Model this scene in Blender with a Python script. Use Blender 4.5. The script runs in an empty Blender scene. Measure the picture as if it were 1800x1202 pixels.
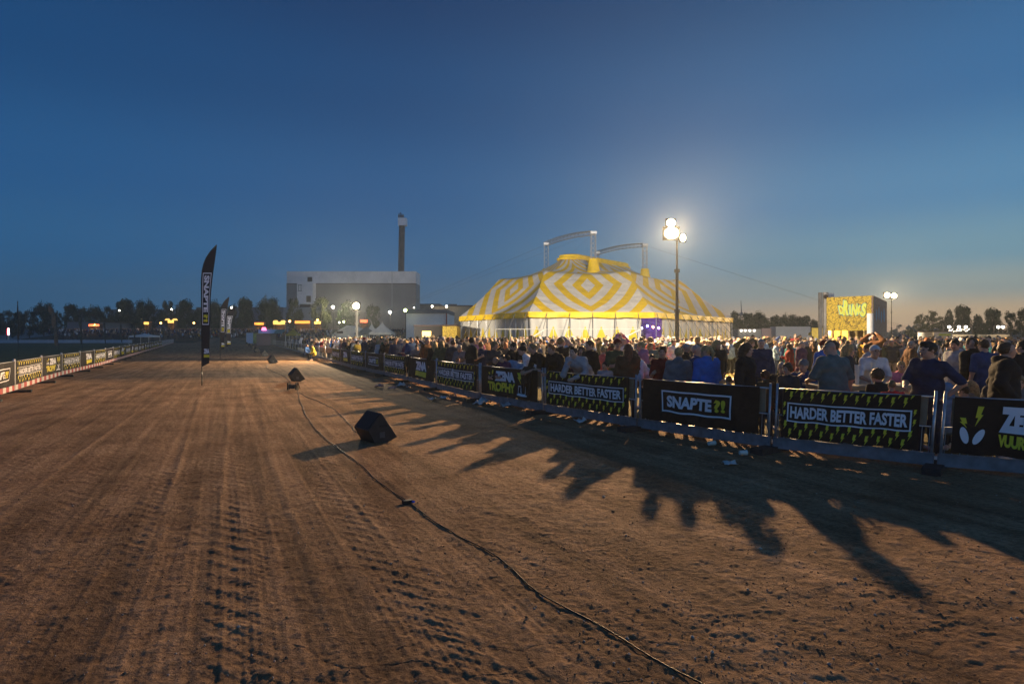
import bpy, math, random
import numpy as np
from mathutils import Matrix, Vector
S = bpy.context.scene
R = math.radians
F, CX, HY, CH = 1100.0, 900.0, 591.0, 1.9      # focal length (px of 1800), centre, horizon row, camera height

# ---------------------------------------------------------------- camera, sky, light
cam_d = bpy.data.cameras.new('camera'); cam = bpy.data.objects.new('camera', cam_d)
S.collection.objects.link(cam); S.camera = cam
cam.location = (0, 0, CH); cam.rotation_euler = (R(90), 0, 0)
cam_d.sensor_width = 36; cam_d.lens = F / 1800 * 36; cam_d.shift_y = -10 / 1800
cam_d.clip_start = .05; cam_d.clip_end = 3000
S.view_settings.view_transform = 'Standard'; S.view_settings.look = 'None'
S.view_settings.exposure = 0.42; S.view_settings.gamma = 1
S.cycles.use_denoising = True
S.cycles.max_bounces = 5; S.cycles.diffuse_bounces = 3; S.cycles.transparent_max_bounces = 6
S.cycles.sample_clamp_indirect = 4

W = bpy.data.worlds.new('World'); S.world = W; W.use_nodes = True
wn, wl = W.node_tree.nodes, W.node_tree.links
wn.clear()
def N(nt, t, **k):
    n = nt.new(t)
    for a, b in k.items(): setattr(n, a, b)
    return n
wo = N(wn, 'ShaderNodeOutputWorld'); bg = N(wn, 'ShaderNodeBackground'); tc = N(wn, 'ShaderNodeTexCoord'); sx = N(wn, 'ShaderNodeSeparateXYZ')
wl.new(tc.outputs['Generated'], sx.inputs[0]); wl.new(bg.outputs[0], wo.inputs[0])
def ramp(nt, pts, interp='LINEAR'):
    r = nt.new('ShaderNodeValToRGB'); e = r.color_ramp.elements; r.color_ramp.interpolation = interp
    while len(e) > 1: e.remove(e[-1])
    e[0].position = pts[0][0]; e[0].color = (*pts[0][1], 1)
    for p, c in pts[1:]:
        q = e.new(p); q.color = (*c, 1)
    return r
cool = ramp(wn, [(0, (.050, .112, .185)), (.05, (.034, .110, .215)), (.12, (.021, .102, .235)), (.22, (.013, .082, .218)), (.36, (.006, .054, .162)), (.5, (.004, .033, .110)), (1, (.004, .022, .068))], 'EASE')
warm = ramp(wn, [(0, (.60, .36, .19)), (.03, (.62, .44, .24)), (.065, (.33, .39, .35)), (.11, (.16, .31, .39)), (.19, (.078, .225, .39)), (.32, (.028, .132, .30)), (.5, (.013, .070, .18)), (1, (.006, .028, .085))], 'EASE')
mr = N(wn, 'ShaderNodeMapRange', interpolation_type='SMOOTHSTEP')
mr.inputs['From Min'].default_value = -.25; mr.inputs['From Max'].default_value = .74
mx = N(wn, 'ShaderNodeMixRGB')
wl.new(sx.outputs['Z'], cool.inputs[0]); wl.new(sx.outputs['Z'], warm.inputs[0]); wl.new(sx.outputs['X'], mr.inputs['Value'])
wl.new(mr.outputs[0], mx.inputs[0]); wl.new(cool.outputs[0], mx.inputs[1]); wl.new(warm.outputs[0], mx.inputs[2])
wl.new(mx.outputs[0], bg.inputs[0])
# sky brightness raised behind the camera, an added fill on people and banners
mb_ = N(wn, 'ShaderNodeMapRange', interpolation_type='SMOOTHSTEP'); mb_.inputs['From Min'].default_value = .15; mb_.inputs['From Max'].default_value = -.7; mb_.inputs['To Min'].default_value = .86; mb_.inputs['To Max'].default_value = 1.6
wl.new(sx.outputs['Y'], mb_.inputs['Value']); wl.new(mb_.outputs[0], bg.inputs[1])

rnd = random.Random(7); nr = np.random.default_rng(7)
# ---------------------------------------------------------------- helpers
ORG = {}
def setp(o, label=None, cat=None, group=None, kind=None):
    if label: o['label'] = label
    if cat: o['category'] = cat
    if group: o['group'] = group
    if kind: o['kind'] = kind
    return o
def thing(name, label, cat, loc=(0, 0, 0), group=None, rz=0):
    o = bpy.data.objects.new(name, None); S.collection.objects.link(o)
    o.location = loc; o.rotation_euler = (0, 0, rz); o.empty_display_size = .2
    ORG[o] = np.array(loc, float)
    return setp(o, label, cat, group)
def px(x, y, Y): return np.array(((x - CX) / F * Y, Y, CH - (y - HY) / F * Y))
def gp(x, y):
    Y = F * CH / (y - HY); return np.array(((x - CX) / F * Y, Y, 0.))
def proj(p): return CX + F * p[0] / p[1], HY - F * (p[2] - CH) / p[1]

MATS = {}
def mat(name, col=(.5, .5, .5), rough=.7, var=.0, vscale=8., bump=0., bscale=30., metal=0., emit=None, es=1., col2=None, spec=.3, coord='Object'):
    if name in MATS: return MATS[name]
    m = bpy.data.materials.new(name); m.use_nodes = True; MATS[name] = m
    nt, l = m.node_tree.nodes, m.node_tree.links
    b = nt['Principled BSDF']
    b.inputs['Base Color'].default_value = (*col, 1); b.inputs['Roughness'].default_value = rough
    b.inputs['Metallic'].default_value = metal; b.inputs['Specular IOR Level'].default_value = spec
    if var or col2 or bump: t = N(nt, 'ShaderNodeTexCoord')
    if var or col2:
        n = N(nt, 'ShaderNodeTexNoise'); n.inputs['Scale'].default_value = vscale; n.inputs['Detail'].default_value = 5
        l.new(t.outputs[coord], n.inputs['Vector'])
        c1 = col2 if col2 else tuple(c * (1 - var) for c in col); c2 = col if col2 else tuple(min(1, c * (1 + var)) for c in col)
        r = ramp(nt, [(.35, c1), (.65, c2)]); l.new(n.outputs['Fac'], r.inputs[0]); l.new(r.outputs[0], b.inputs['Base Color'])
    if bump:
        n = N(nt, 'ShaderNodeTexNoise'); n.inputs['Scale'].default_value = bscale; n.inputs['Detail'].default_value = 4
        l.new(t.outputs[coord], n.inputs['Vector'])
        bp = N(nt, 'ShaderNodeBump'); bp.inputs['Distance'].default_value = bump; bp.inputs['Strength'].default_value = 1
        l.new(n.outputs['Fac'], bp.inputs['Height']); l.new(bp.outputs[0], b.inputs['Normal'])
    if emit: b.inputs['Emission Color'].default_value = (*emit, 1); b.inputs['Emission Strength'].default_value = es
    return m

def mesh_np(name, V, Fq, mats, mi=None, smooth=False, uv=None):
    """V (n,3); Fq list of faces or (m,k) array"""
    me = bpy.data.meshes.new(name)
    V = np.asarray(V, np.float32)
    if isinstance(Fq, np.ndarray):
        k = Fq.shape[1]; m = len(Fq)
        me.vertices.add(len(V)); me.vertices.foreach_set('co', V.ravel())
        me.loops.add(m * k); me.loops.foreach_set('vertex_index', Fq.astype(np.int32).ravel())
        me.polygons.add(m); me.polygons.foreach_set('loop_start', np.arange(0, m * k, k, dtype=np.int32))
        me.update(calc_edges=True)
    else:
        me.from_pydata(V.tolist(), [], Fq); me.update()
    for m_ in (mats if isinstance(mats, (list, tuple)) else [mats]): me.materials.append(m_)
    if mi is not None: me.polygons.foreach_set('material_index', np.asarray(mi, np.int32))
    if smooth: me.polygons.foreach_set('use_smooth', np.ones(len(me.polygons), bool))
    if uv is not None:
        lay = me.uv_layers.new(name='uv'); li = np.empty(len(me.loops), np.int32); me.loops.foreach_get('vertex_index', li)
        lay.data.foreach_set('uv', np.asarray(uv, np.float32)[li].ravel())
    return me
def link(name, me, parent=None, **k):
    o = bpy.data.objects.new(name, me); S.collection.objects.link(o)
    if parent is not None: o.parent = parent; ORG[o] = ORG[parent]
    else: ORG[o] = np.zeros(3)
    return setp(o, **k)

class MB:
    def __init__(s): s.v = []; s.f = []; s.m = []; s.n = 0
    def add(s, V, Fs, m=0):
        V = np.asarray(V, float); s.v.append(V); s.f += [tuple(i + s.n for i in f) for f in Fs]; s.m += [m] * len(Fs); s.n += len(V); return s
    def box(s, c, d, m=0, rz=0, M=None, taper=1.):
        x, y, z = d[0] / 2, d[1] / 2, d[2] / 2
        V = np.array([(a * x * (taper if e > 0 else 1), b * y * (taper if e > 0 else 1), e * z) for e in (-1, 1) for a, b in ((-1, -1), (1, -1), (1, 1), (-1, 1))])
        if M is not None: V = V @ np.array(M).T
        if rz: c_, s_ = math.cos(rz), math.sin(rz); V = V @ np.array([[c_, s_, 0], [-s_, c_, 0], [0, 0, 1]])
        return s.add(V + np.array(c), [(3, 2, 1, 0), (4, 5, 6, 7), (0, 1, 5, 4), (1, 2, 6, 5), (2, 3, 7, 6), (3, 0, 4, 7)], m)
    def cyl(s, p, q, r, r2=None, n=8, m=0, cap=True):
        p, q = np.array(p, float), np.array(q, float); r2 = r if r2 is None else r2
        d = q - p; L = np.linalg.norm(d) or 1; d /= L
        a = np.cross(d, (0, 0, 1) if abs(d[2]) < .9 else (1, 0, 0)); a /= np.linalg.norm(a); b = np.cross(d, a)
        t = np.arange(n) * 2 * math.pi / n
        ring = np.cos(t)[:, None] * a + np.sin(t)[:, None] * b
        V = np.vstack([p + ring * r, q + ring * r2])
        Fs = [(i, (i + 1) % n, n + (i + 1) % n, n + i) for i in range(n)]
        if cap: Fs += [tuple(range(n))[::-1], tuple(range(n, 2 * n))]
        return s.add(V, Fs, m)
    def tube(s, pts, r, n=6, m=0):
        for a, b in zip(pts[:-1], pts[1:]): s.cyl(a, b, r, n=n, m=m)
        return s
    def prism(s, poly, A, U, V_, W_, th, m=0):
        """2-D polygon (u,v) extruded th along W from origin A"""
        A, U, V_, W_ = map(lambda q: np.array(q, float), (A, U, V_, W_)); n = len(poly)
        P = np.array([A + U * a + V_ * b for a, b in poly]); P2 = P + W_ * th
        return s.add(np.vstack([P, P2]), [tuple(range(n))[::-1], tuple(range(n, 2 * n))] + [(i, (i + 1) % n, n + (i + 1) % n, n + i) for i in range(n)], m)
    def sweep(s, pts, r, n=7, m=0):
        P = np.array(pts); T = np.gradient(P, axis=0); T /= np.linalg.norm(T, axis=1)[:, None]; A = np.cross(T, (0, 0, 1.)); A /= np.linalg.norm(A, axis=1)[:, None]; B = np.cross(A, T)
        t = np.arange(n) * 2 * math.pi / n; V = P[:, None] + r * (A[:, None] * np.cos(t)[None, :, None] + B[:, None] * np.sin(t)[None, :, None]); k = len(P)
        return s.add(V.reshape(-1, 3), [(i * n + j, i * n + (j + 1) % n, (i + 1) * n + (j + 1) % n, (i + 1) * n + j) for i in range(k - 1) for j in range(n)], m)
    def build(s, name, mats, parent=None, smooth=False, **k):
        V = np.vstack(s.v)
        if parent is not None: V = V - ORG[parent]
        me = mesh_np(name, V, s.f, mats, s.m, smooth)
        return link(name, me, parent, **k)

# numpy noise
def hsh(ix, iy, sd=0):
    n = (ix.astype(np.int64) * 374761393 + iy.astype(np.int64) * 668265263 + sd * 144269503) & 0xffffffff
    n = ((n ^ (n >> 13)) * 1274126177) & 0xffffffff
    return ((n ^ (n >> 16)) & 0xffff) / 65535.
def vno(x, y, sd=0):
    ix, iy = np.floor(x), np.floor(y); fx, fy = x - ix, y - iy; fx = fx * fx * (3 - 2 * fx); fy = fy * fy * (3 - 2 * fy)
    a, b, c, d = hsh(ix, iy, sd), hsh(ix + 1, iy, sd), hsh(ix, iy + 1, sd), hsh(ix + 1, iy + 1, sd)
    return a + (b - a) * fx + (c - a) * fy + (a - b - c + d) * fx * fy
def fbm(x, y, o=4, sd=0):
    t = 0; a = .5
    for i in range(o): t = t + a * (vno(x, y, sd + i) - .5); x = x * 2.03; y = y * 2.03; a *= .55
    return t
def worley(x, y, sd=0):
    ix, iy = np.floor(x), np.floor(y); f1 = np.full(x.shape, 9.); f2 = f1.copy()
    for dx in (-1, 0, 1):
        for dy in (-1, 0, 1):
            cx, cy = ix + dx, iy + dy
            d = np.hypot(cx + hsh(cx, cy, sd) - x, cy + hsh(cx, cy, sd + 5) - y)
            f2 = np.minimum(np.maximum(f1, d), f2); f1 = np.minimum(f1, d)
    return f1, f2
def sst(a, b, x): t = np.clip((x - a) / (b - a), 0, 1); return t * t * (3 - 2 * t)

# fence post positions on the ground (measured)
RP = [gp(*p) for p in [(2014, 859), (1643, 827), (1356, 794), (1121, 757), (956, 727.5), (844, 706), (768, 686), (718, 672), (676, 661.7), (643, 654), (617.5, 648), (600, 642.5), (586.7, 637.5), (571.7, 633)]]
d_ = np.array([-.395, .918, 0]); RP[12] = RP[11] + d_ * 4.3; RP[13] = RP[12] + d_ * 4.3
while RP[-1][1] < 150: RP.append(RP[-1] + d_ * 4.3)
LP = [gp(*p) for p in [(-34, 708), (25, 690), (72.4, 673.5), (108, 662), (140, 653.5), (165, 647), (185, 641)]]
d_ = np.array([-.452, .892, 0])
while LP[-1][1] < 175: LP.append(LP[-1] + d_ * 4.4)
def fence_x(P, Y): 
    ys = np.array([p[1] for p in P]); xs = np.array([p[0] for p in P])
    i = np.argsort(ys); ys, xs = ys[i], xs[i]
    k0 = (xs[1] - xs[0]) / (ys[1] - ys[0]); k1 = (xs[-1] - xs[-5]) / (ys[-1] - ys[-5])
    r = np.interp(Y, ys, xs)
    return np.where(Y < ys[0], xs[0] + (Y - ys[0]) * k0, np.where(Y > ys[-1], xs[-1] + (Y - ys[-1]) * k1, r))

# ---------------------------------------------------------------- ground
iy = np.linspace(1 / 2.0, 1 / 70., 1250); Yr = np.concatenate([[-30, -10, -3, 0, 1.2], 1 / iy, np.geomspace(73, 760, 60)])
nc = 900; sn = np.linspace(-1, 1, nc); sn = sn * 1.1 + .5 * sn ** 3
sn = np.concatenate([[-2.6, -2], sn, [2, 2.6]]); nc += 4
YY, SS = np.meshgrid(Yr, sn, indexing='ij'); XX = SS * (np.maximum(YY, 1.2) + .6)
U = XX + .4545 * YY
def ground_height(XX, YY, U):
    wob = fbm(YY * .12, U * .3, 2, 40) * .35
    u = U + wob * .4
    h = fbm(U * .35, YY * .12, 3, 3) * .04
    h += fbm(u * 5, YY * .22, 3, 9) * .014                                  # graded streaks along the track
    near = sst(45, 25, YY)
    fine = fbm(XX * 9, YY * 9, 5, 21) * .020 + np.clip(fbm(XX * 22, YY * 22, 3, 33), 0, 1) * .012
    h += fine * near
    # tractor tyre prints
    for c, w, per, ph, sl, amp in ((-6.1, .3, .20, 3, 1, .8), (-5.2, .32, .24, 2, -1, .9), (-4.3, .3, .21, 1, 1, .9), (-3.4, .34, .23, 0, 1, .9), (-2.6, .3, .20, 1, -1, .9), (-1.9, .34, .25, 5, 1, 1.0), (-1.2, .34, .24, 2, 1, 1.0), (-.75, .3, .19, 4, -1, .9), (-.30, .38, .27, .4, 1, 1.3), (.12, .24, .12, 6, 1, .8), (.45, .36, .26, 3.1, -1, 1.2), (.95, .36, .22, 2.2, 1, 1.2), (1.30, .22, .11, 7, 1, .9), (1.65, .38, .25, .2, -1, 1.1), (2.4, .34, .21, 1.2, 1, .7), (3.3, .3, .22, 5.2, -1, .4)):
        c2 = c + .12 * np.sin(YY * .21 + ph * 3)
        a = (u - c2) / w; env = sst(1.0, .78, np.abs(a))
        gone = sst(-.20, .06, fbm(XX * .9, YY * .5, 3, int(50 + ph * 7))) * (.8 + .5 * np.clip(.5 + fbm(XX * 5, YY * 5, 3, 19), 0, 1))
        lug = np.sin(2 * math.pi * (YY / per + sl * np.abs(a) * .75 * w / per + ph + .12 * fbm(u * 3, YY * 2, 2, 5)))
        lug = sst(-.3, .8, lug) * sst(.04, .2, np.abs(a))
        h += (env * (-.004 + .0062 * lug * gone) + .006 * np.exp(-((np.abs(a) - 1.08) / .12) ** 2)) * amp * near
        h += .0018 * env * np.sin(2 * math.pi * a * 5) * near
    # clods and stones where the soil was not rolled
    f1, f2 = worley(XX * 5.5 + .6 * fbm(XX * 3, YY * 3, 2, 8), YY * 5.5, 3)
    rough = sst(1.6, 3.2, u) * .9 + .25 * sst(-.02, .12, fbm(XX * .6, YY * .5, 2, 77)) 
    patch = sst(-.14, .14, fbm(XX * .8, YY * .8, 3, 31))
    h += rough * patch * np.clip(.62 - f1, 0, 1) * .026 * near
    g1, g2 = worley(XX * 15, YY * 15, 13)
    h += (.25 + rough) * np.clip(.55 - g1, 0, 1) * .014 * sst(-.1, .1, fbm(XX * 1.7, YY * 1.7, 2, 91)) * near
    # drying cracks
    wx, wy = XX + .25 * fbm(XX * 2, YY * 2, 3, 61), YY + .25 * fbm(XX * 2, YY * 2, 3, 62)
    c1, c2_ = worley(wx * 2.6, wy * 2.6, 23)
    h -= .007 * sst(.028, .0, c2_ - c1) * sst(.0, .10, fbm(XX * .9, YY * .9, 3, 66)) * near
    # clods rubbed up along the edges of the wheel ruts
    h += .03 * np.clip(fbm(XX * 4.5, YY * 4.5, 5, 71) - .0, 0, 1) * near * (.5 + rough)
    h += .012 * np.abs(fbm(XX * 14, YY * 14, 3, 72)) * near * (.6 + rough)
    return h * .66
in_dirt_r = fence_x(RP, YY) + .4; in_dirt_l = fence_x(LP, YY) - .6
jit = fbm(XX * .8, YY * .5, 3, 5) * 1.2
grass = np.maximum(sst(0, .8, XX - in_dirt_r + jit), sst(0, 1.0, in_dirt_l - XX + jit))
hh = ground_height(XX, YY, U)
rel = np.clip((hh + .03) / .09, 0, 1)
Z = hh * (1 - grass) + grass * fbm(XX * 3, YY * 3, 3, 8) * .04
Z *= sst(120, 60, YY)
Z[YY < 1.5] = 0
nrow = len(Yr); idx = np.arange(nrow * nc).reshape(nrow, nc)
Fq = np.stack([idx[:-1, :-1], idx[:-1, 1:], idx[1:, 1:], idx[1:, :-1]], -1).reshape(-1, 4)
gm = bpy.data.materials.new('trampled_soil'); gm.use_nodes = True
nt, l = gm.node_tree.nodes, gm.node_tree.links; b = nt['Principled BSDF']
geo = N(nt, 'ShaderNodeNewGeometry'); mp = N(nt, 'ShaderNodeMapping'); mp.inputs['Rotation'].default_value = (0, 0, R(-24.5))
l.new(geo.outputs['Position'], mp.inputs[0])
def noise(scale, det=5, vec=None, rough=.6):
    n = N(nt, 'ShaderNodeTexNoise'); n.inputs['Scale'].default_value = scale; n.inputs['Detail'].default_value = det; n.inputs['Roughness'].default_value = rough
    l.new(vec or geo.outputs['Position'], n.inputs['Vector']); return n
st = N(nt, 'ShaderNodeVectorMath', operation='MULTIPLY'); st.inputs[1].default_value = (2.2, .12, 1); l.new(mp.outputs[0], st.inputs[0])
n1 = noise(.9, 6); n2 = noise(1.3, 5, st.outputs[0]); n3 = noise(17, 8, None, .75); n4 = noise(70, 4)
r1 = ramp(nt, [(.30, (.25, .136, .072)), (.5, (.38, .226, .126)), (.72, (.50, .315, .182))])
r2 = ramp(nt, [(.35, (.62, .60, .58)), (.65, (1.2, 1.2, 1.2))]); r3 = ramp(nt, [(.34, (.50, .47, .45)), (.60, (1.16, 1.16, 1.16))])
def mul(a, b2):
    m_ = N(nt, 'ShaderNodeMixRGB', blend_type='MULTIPLY'); m_.inputs[0].default_value = 1; l.new(a, m_.inputs[1]); l.new(b2, m_.inputs[2]); return m_.outputs[0]
l.new(n1.outputs['Fac'], r1.inputs[0]); l.new(n2.outputs['Fac'], r2.inputs[0]); l.new(n3.outputs['Fac'], r3.inputs[0])
dirt = mul(mul(r1.outputs[0], r2.outputs[0]), r3.outputs[0])
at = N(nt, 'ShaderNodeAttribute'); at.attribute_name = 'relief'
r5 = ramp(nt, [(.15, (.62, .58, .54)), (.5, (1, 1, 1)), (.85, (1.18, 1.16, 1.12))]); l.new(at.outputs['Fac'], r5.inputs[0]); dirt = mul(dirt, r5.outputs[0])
vw = N(nt, 'ShaderNodeTexVoronoi'); vw.inputs['Scale'].default_value = 26; l.new(geo.outputs['Position'], vw.inputs['Vector'])
rs = ramp(nt, [(.0, (1, 1, 1)), (.06, (1, 1, 1)), (.09, (0, 0, 0))]); l.new(vw.outputs['Distance'], rs.inputs[0])
sel = N(nt, 'ShaderNodeMath', operation='GREATER_THAN'); sel.inputs[1].default_value = .78; sp = N(nt, 'ShaderNodeSeparateColor'); l.new(vw.outputs['Color'], sp.inputs[0]); l.new(sp.outputs[0], sel.inputs[0])
mm = N(nt, 'ShaderNodeMath', operation='MULTIPLY'); l.new(rs.outputs[0], mm.inputs[0]); l.new(sel.outputs[0], mm.inputs[1])
ms = N(nt, 'ShaderNodeMixRGB'); l.new(mm.outputs[0], ms.inputs[0]); l.new(dirt, ms.inputs[1]); ms.inputs[2].default_value = (.55, .47, .38, 1); dirt = ms.outputs[0]
ng = noise(1.1, 6); rg = ramp(nt, [(.3, (.085, .085, .035)), (.55, (.17, .145, .062)), (.75, (.27, .21, .10))]); l.new(ng.outputs['Fac'], rg.inputs[0])
gr = mul(rg.outputs[0], r3.outputs[0])
ag = N(nt, 'ShaderNodeAttribute'); ag.attribute_name = 'grass'
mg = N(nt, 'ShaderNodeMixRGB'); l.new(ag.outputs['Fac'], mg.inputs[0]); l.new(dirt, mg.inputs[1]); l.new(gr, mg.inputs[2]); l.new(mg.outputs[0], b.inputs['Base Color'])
b.inputs['Roughness'].default_value = .95; b.inputs['Specular IOR Level'].default_value = .15
ad = N(nt, 'ShaderNodeMath', operation='MULTIPLY_ADD'); ad.inputs[1].default_value = .35; l.new(n4.outputs['Fac'], ad.inputs[0]); l.new(n3.outputs['Fac'], ad.inputs[2])
bp = N(nt, 'ShaderNodeBump'); bp.inputs['Distance'].default_value = .03; bp.inputs['Strength'].default_value = .9; l.new(ad.outputs[0], bp.inputs['Height']); l.new(bp.outputs[0], b.inputs['Normal'])
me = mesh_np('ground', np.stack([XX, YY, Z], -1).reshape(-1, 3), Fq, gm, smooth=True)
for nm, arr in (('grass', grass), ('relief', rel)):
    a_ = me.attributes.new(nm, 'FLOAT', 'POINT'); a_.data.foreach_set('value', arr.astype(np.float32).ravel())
link('ground', me, kind='structure')

# loose stones and crumbs of soil, lying on the track: nobody could count them
def pebbles(n, seed, ylo, yhi):
    r = np.random.default_rng(seed); base = np.array([(1, 0, 0), (-1, 0, 0), (0, 1, 0), (0, -1, 0), (0, 0, 1), (0, 0, -1)], float)
    fo = np.array([(0, 2, 4), (2, 1, 4), (1, 3, 4), (3, 0, 4), (2, 0, 5), (1, 2, 5), (3, 1, 5), (0, 3, 5)])
    Y = 1 / r.uniform(1 / yhi, 1 / ylo, n); X = r.uniform(-1.1, 1.15, n) * Y
    keep = (X < fence_x(RP, Y) + 1.5) & (X > fence_x(LP, Y)) & (r.random(n) < .25 + .75 * sst(.5, 3, X + .4545 * Y)) & (fbm(X * 1.3, Y * 1.3, 3, 4) > -.05)
    X, Y = X[keep], Y[keep]; n = len(X)
    s_ = np.exp(r.normal(-5.2, .5, n)); s_ = np.minimum(s_, .024)
    h0 = ground_height(X, Y, X + .4545 * Y)
    V = base[None] * (s_[:, None, None] * r.uniform(.5, 1.2, (n, 6, 1))); V[:, :, 2] *= .75
    t = r.uniform(0, 6.28, n)[:, None]; x, y = V[:, :, 0].copy(), V[:, :, 1].copy(); V[:, :, 0] = x * np.cos(t) - y * np.sin(t); V[:, :, 1] = x * np.sin(t) + y * np.cos(t)
    V += np.stack([X, Y, h0 + s_ * .25], -1)[:, None]
    Fs = (fo[None] + (np.arange(n) * 6)[:, None, None]).reshape(-1, 3)
    return V.reshape(-1, 3), Fs, np.repeat(r.choice([0, 0, 0, 0, 0, 1, 2], n), 8)
V, Fs, mi = pebbles(16000, 3, 2.2, 16)
link('loose_stones', mesh_np('loose_stones', V, Fs, [mat('clod', (.22, .135, .08), .95, .3, 20), mat('stone_pale', (.48, .40, .33), .85), mat('stone_grey', (.30, .25, .22), .85)], mi, smooth=True), label='loose stones and crumbs of dry soil on the track', kind='stuff')
# ---------------------------------------------------------------- lettering
TX = {}
def text2d(body, bold=.03, sp=1.0):
    key = (body, bold, sp)
    if key in TX: return TX[key]
    c = bpy.data.curves.new('t', 'FONT'); c.body = body; c.size = 1; c.offset = bold; c.space_character = sp; c.resolution_u = 3
    o = bpy.data.objects.new('t', c); S.collection.objects.link(o)
    dg = bpy.context.evaluated_depsgraph_get(); dg.update()
    me = bpy.data.meshes.new_from_object(o.evaluated_get(dg))
    V = np.array([v.co[:2] for v in me.vertices]); Fs = [tuple(p.vertices) for p in me.polygons]
    bpy.data.objects.remove(o); bpy.data.curves.remove(c); bpy.data.meshes.remove(me)
    V = (V - V.min(0)) / (V.max(0) - V.min(0))
    TX[key] = (V, Fs); return TX[key]
BOLT = [(.28, 1), (.95, 1), (.62, .58), (.88, .58), (.12, 0), (.38, .46), (.10, .46)]
BOLT = [(.30, 1), (.92, 1), (.66, .60), (.90, .60), (.10, 0), (.40, .44), (.12, .44)]
def rectf(x0, z0, x1, z1, st=.09):
    nx, nz = max(1, int((x1 - x0) / st)) + 1, max(1, int((z1 - z0) / st)) + 1
    A, B = np.meshgrid(np.linspace(x0, x1, nx), np.linspace(z0, z1, nz), indexing='ij'); i = np.arange(nx * nz).reshape(nx, nz)
    return np.column_stack([A.ravel(), B.ravel()]), [tuple(q) for q in np.stack([i[:-1, :-1], i[1:, :-1], i[1:, 1:], i[:-1, 1:]], -1).reshape(-1, 4).tolist()]
def border2d(x0, z0, x1, z1, t):
    V, Fs = [], []
    for r in ((x0, z0, x1, z0 + t), (x0, z1 - t, x1, z1), (x0, z0 + t, x0 + t, z1 - t), (x1 - t, z0 + t, x1, z1 - t)):
        v, f = rectf(*r); Fs += [tuple(i + len(V) for i in q) for q in f]; V += list(v)
    return np.array(V), Fs
def tri_bolt(x, z, w, h, flip=False):
    P = np.array(BOLT)
    if flip: P[:, 0] = 1 - P[:, 0]
    return P * (w, h) + (x, z), [(0, 1, 2), (0, 2, 5, 6), (2, 3, 4, 5)]
class Flat:
    """2-D shapes drawn in a banner's own plane; mapped into the world by its panel"""
    def __init__(s): s.v = []; s.f = []; s.n = 0
    def add(s, V, Fs): s.v.append(np.asarray(V, float)); s.f += [tuple(i + s.n for i in f) for f in Fs]; s.n += len(V); return s
    def text(s, body, x0, z0, x1, z1, bold=.03, sp=1.): V, Fs = text2d(body, bold, sp); return s.add(V * (x1 - x0, z1 - z0) + (x0, z0), Fs)
    def build(s, name, m, parent, mp, w):
        V = np.vstack(s.v); return link(name, mesh_np(name, mp(V[:, 0], V[:, 1], w) - ORG[parent], s.f, m), parent)
def ell(cx, cz, rx, rz, rot, n=18):
    t = np.arange(n) * 2 * math.pi / n; x, z = rx * np.cos(t), rz * np.sin(t); c, s_ = math.cos(rot), math.sin(rot)
    return np.stack([cx + x * c - z * s_, cz + x * s_ + z * c], -1), [tuple(range(n))]

m_cloth = mat('banner_cloth', (.013, .009, .011), .75, bump=.03, bscale=4, spec=.18, col2=(.026, .018, .016), vscale=3)
m_w = mat('print_white', (.82, .79, .82), .6); m_y = mat('print_yellow', (.82, .66, .04), .6)
m_steel = mat('galvanised_steel', (.42, .43, .45), .42, .18, 14, metal=.75)
m_board = mat('kick_board_grey', (.17, .175, .19), .55, .25, 6, spec=.4)
m_ply = mat('plywood', (.30, .20, .125), .75, .2, 5)
m_rub = mat('rubber_block', (.03, .03, .032), .8, .3, 10, bump=.01, bscale=30)
m_wpost = mat('white_plastic_post', (.62, .58, .56), .6, .12, 8)

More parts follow.
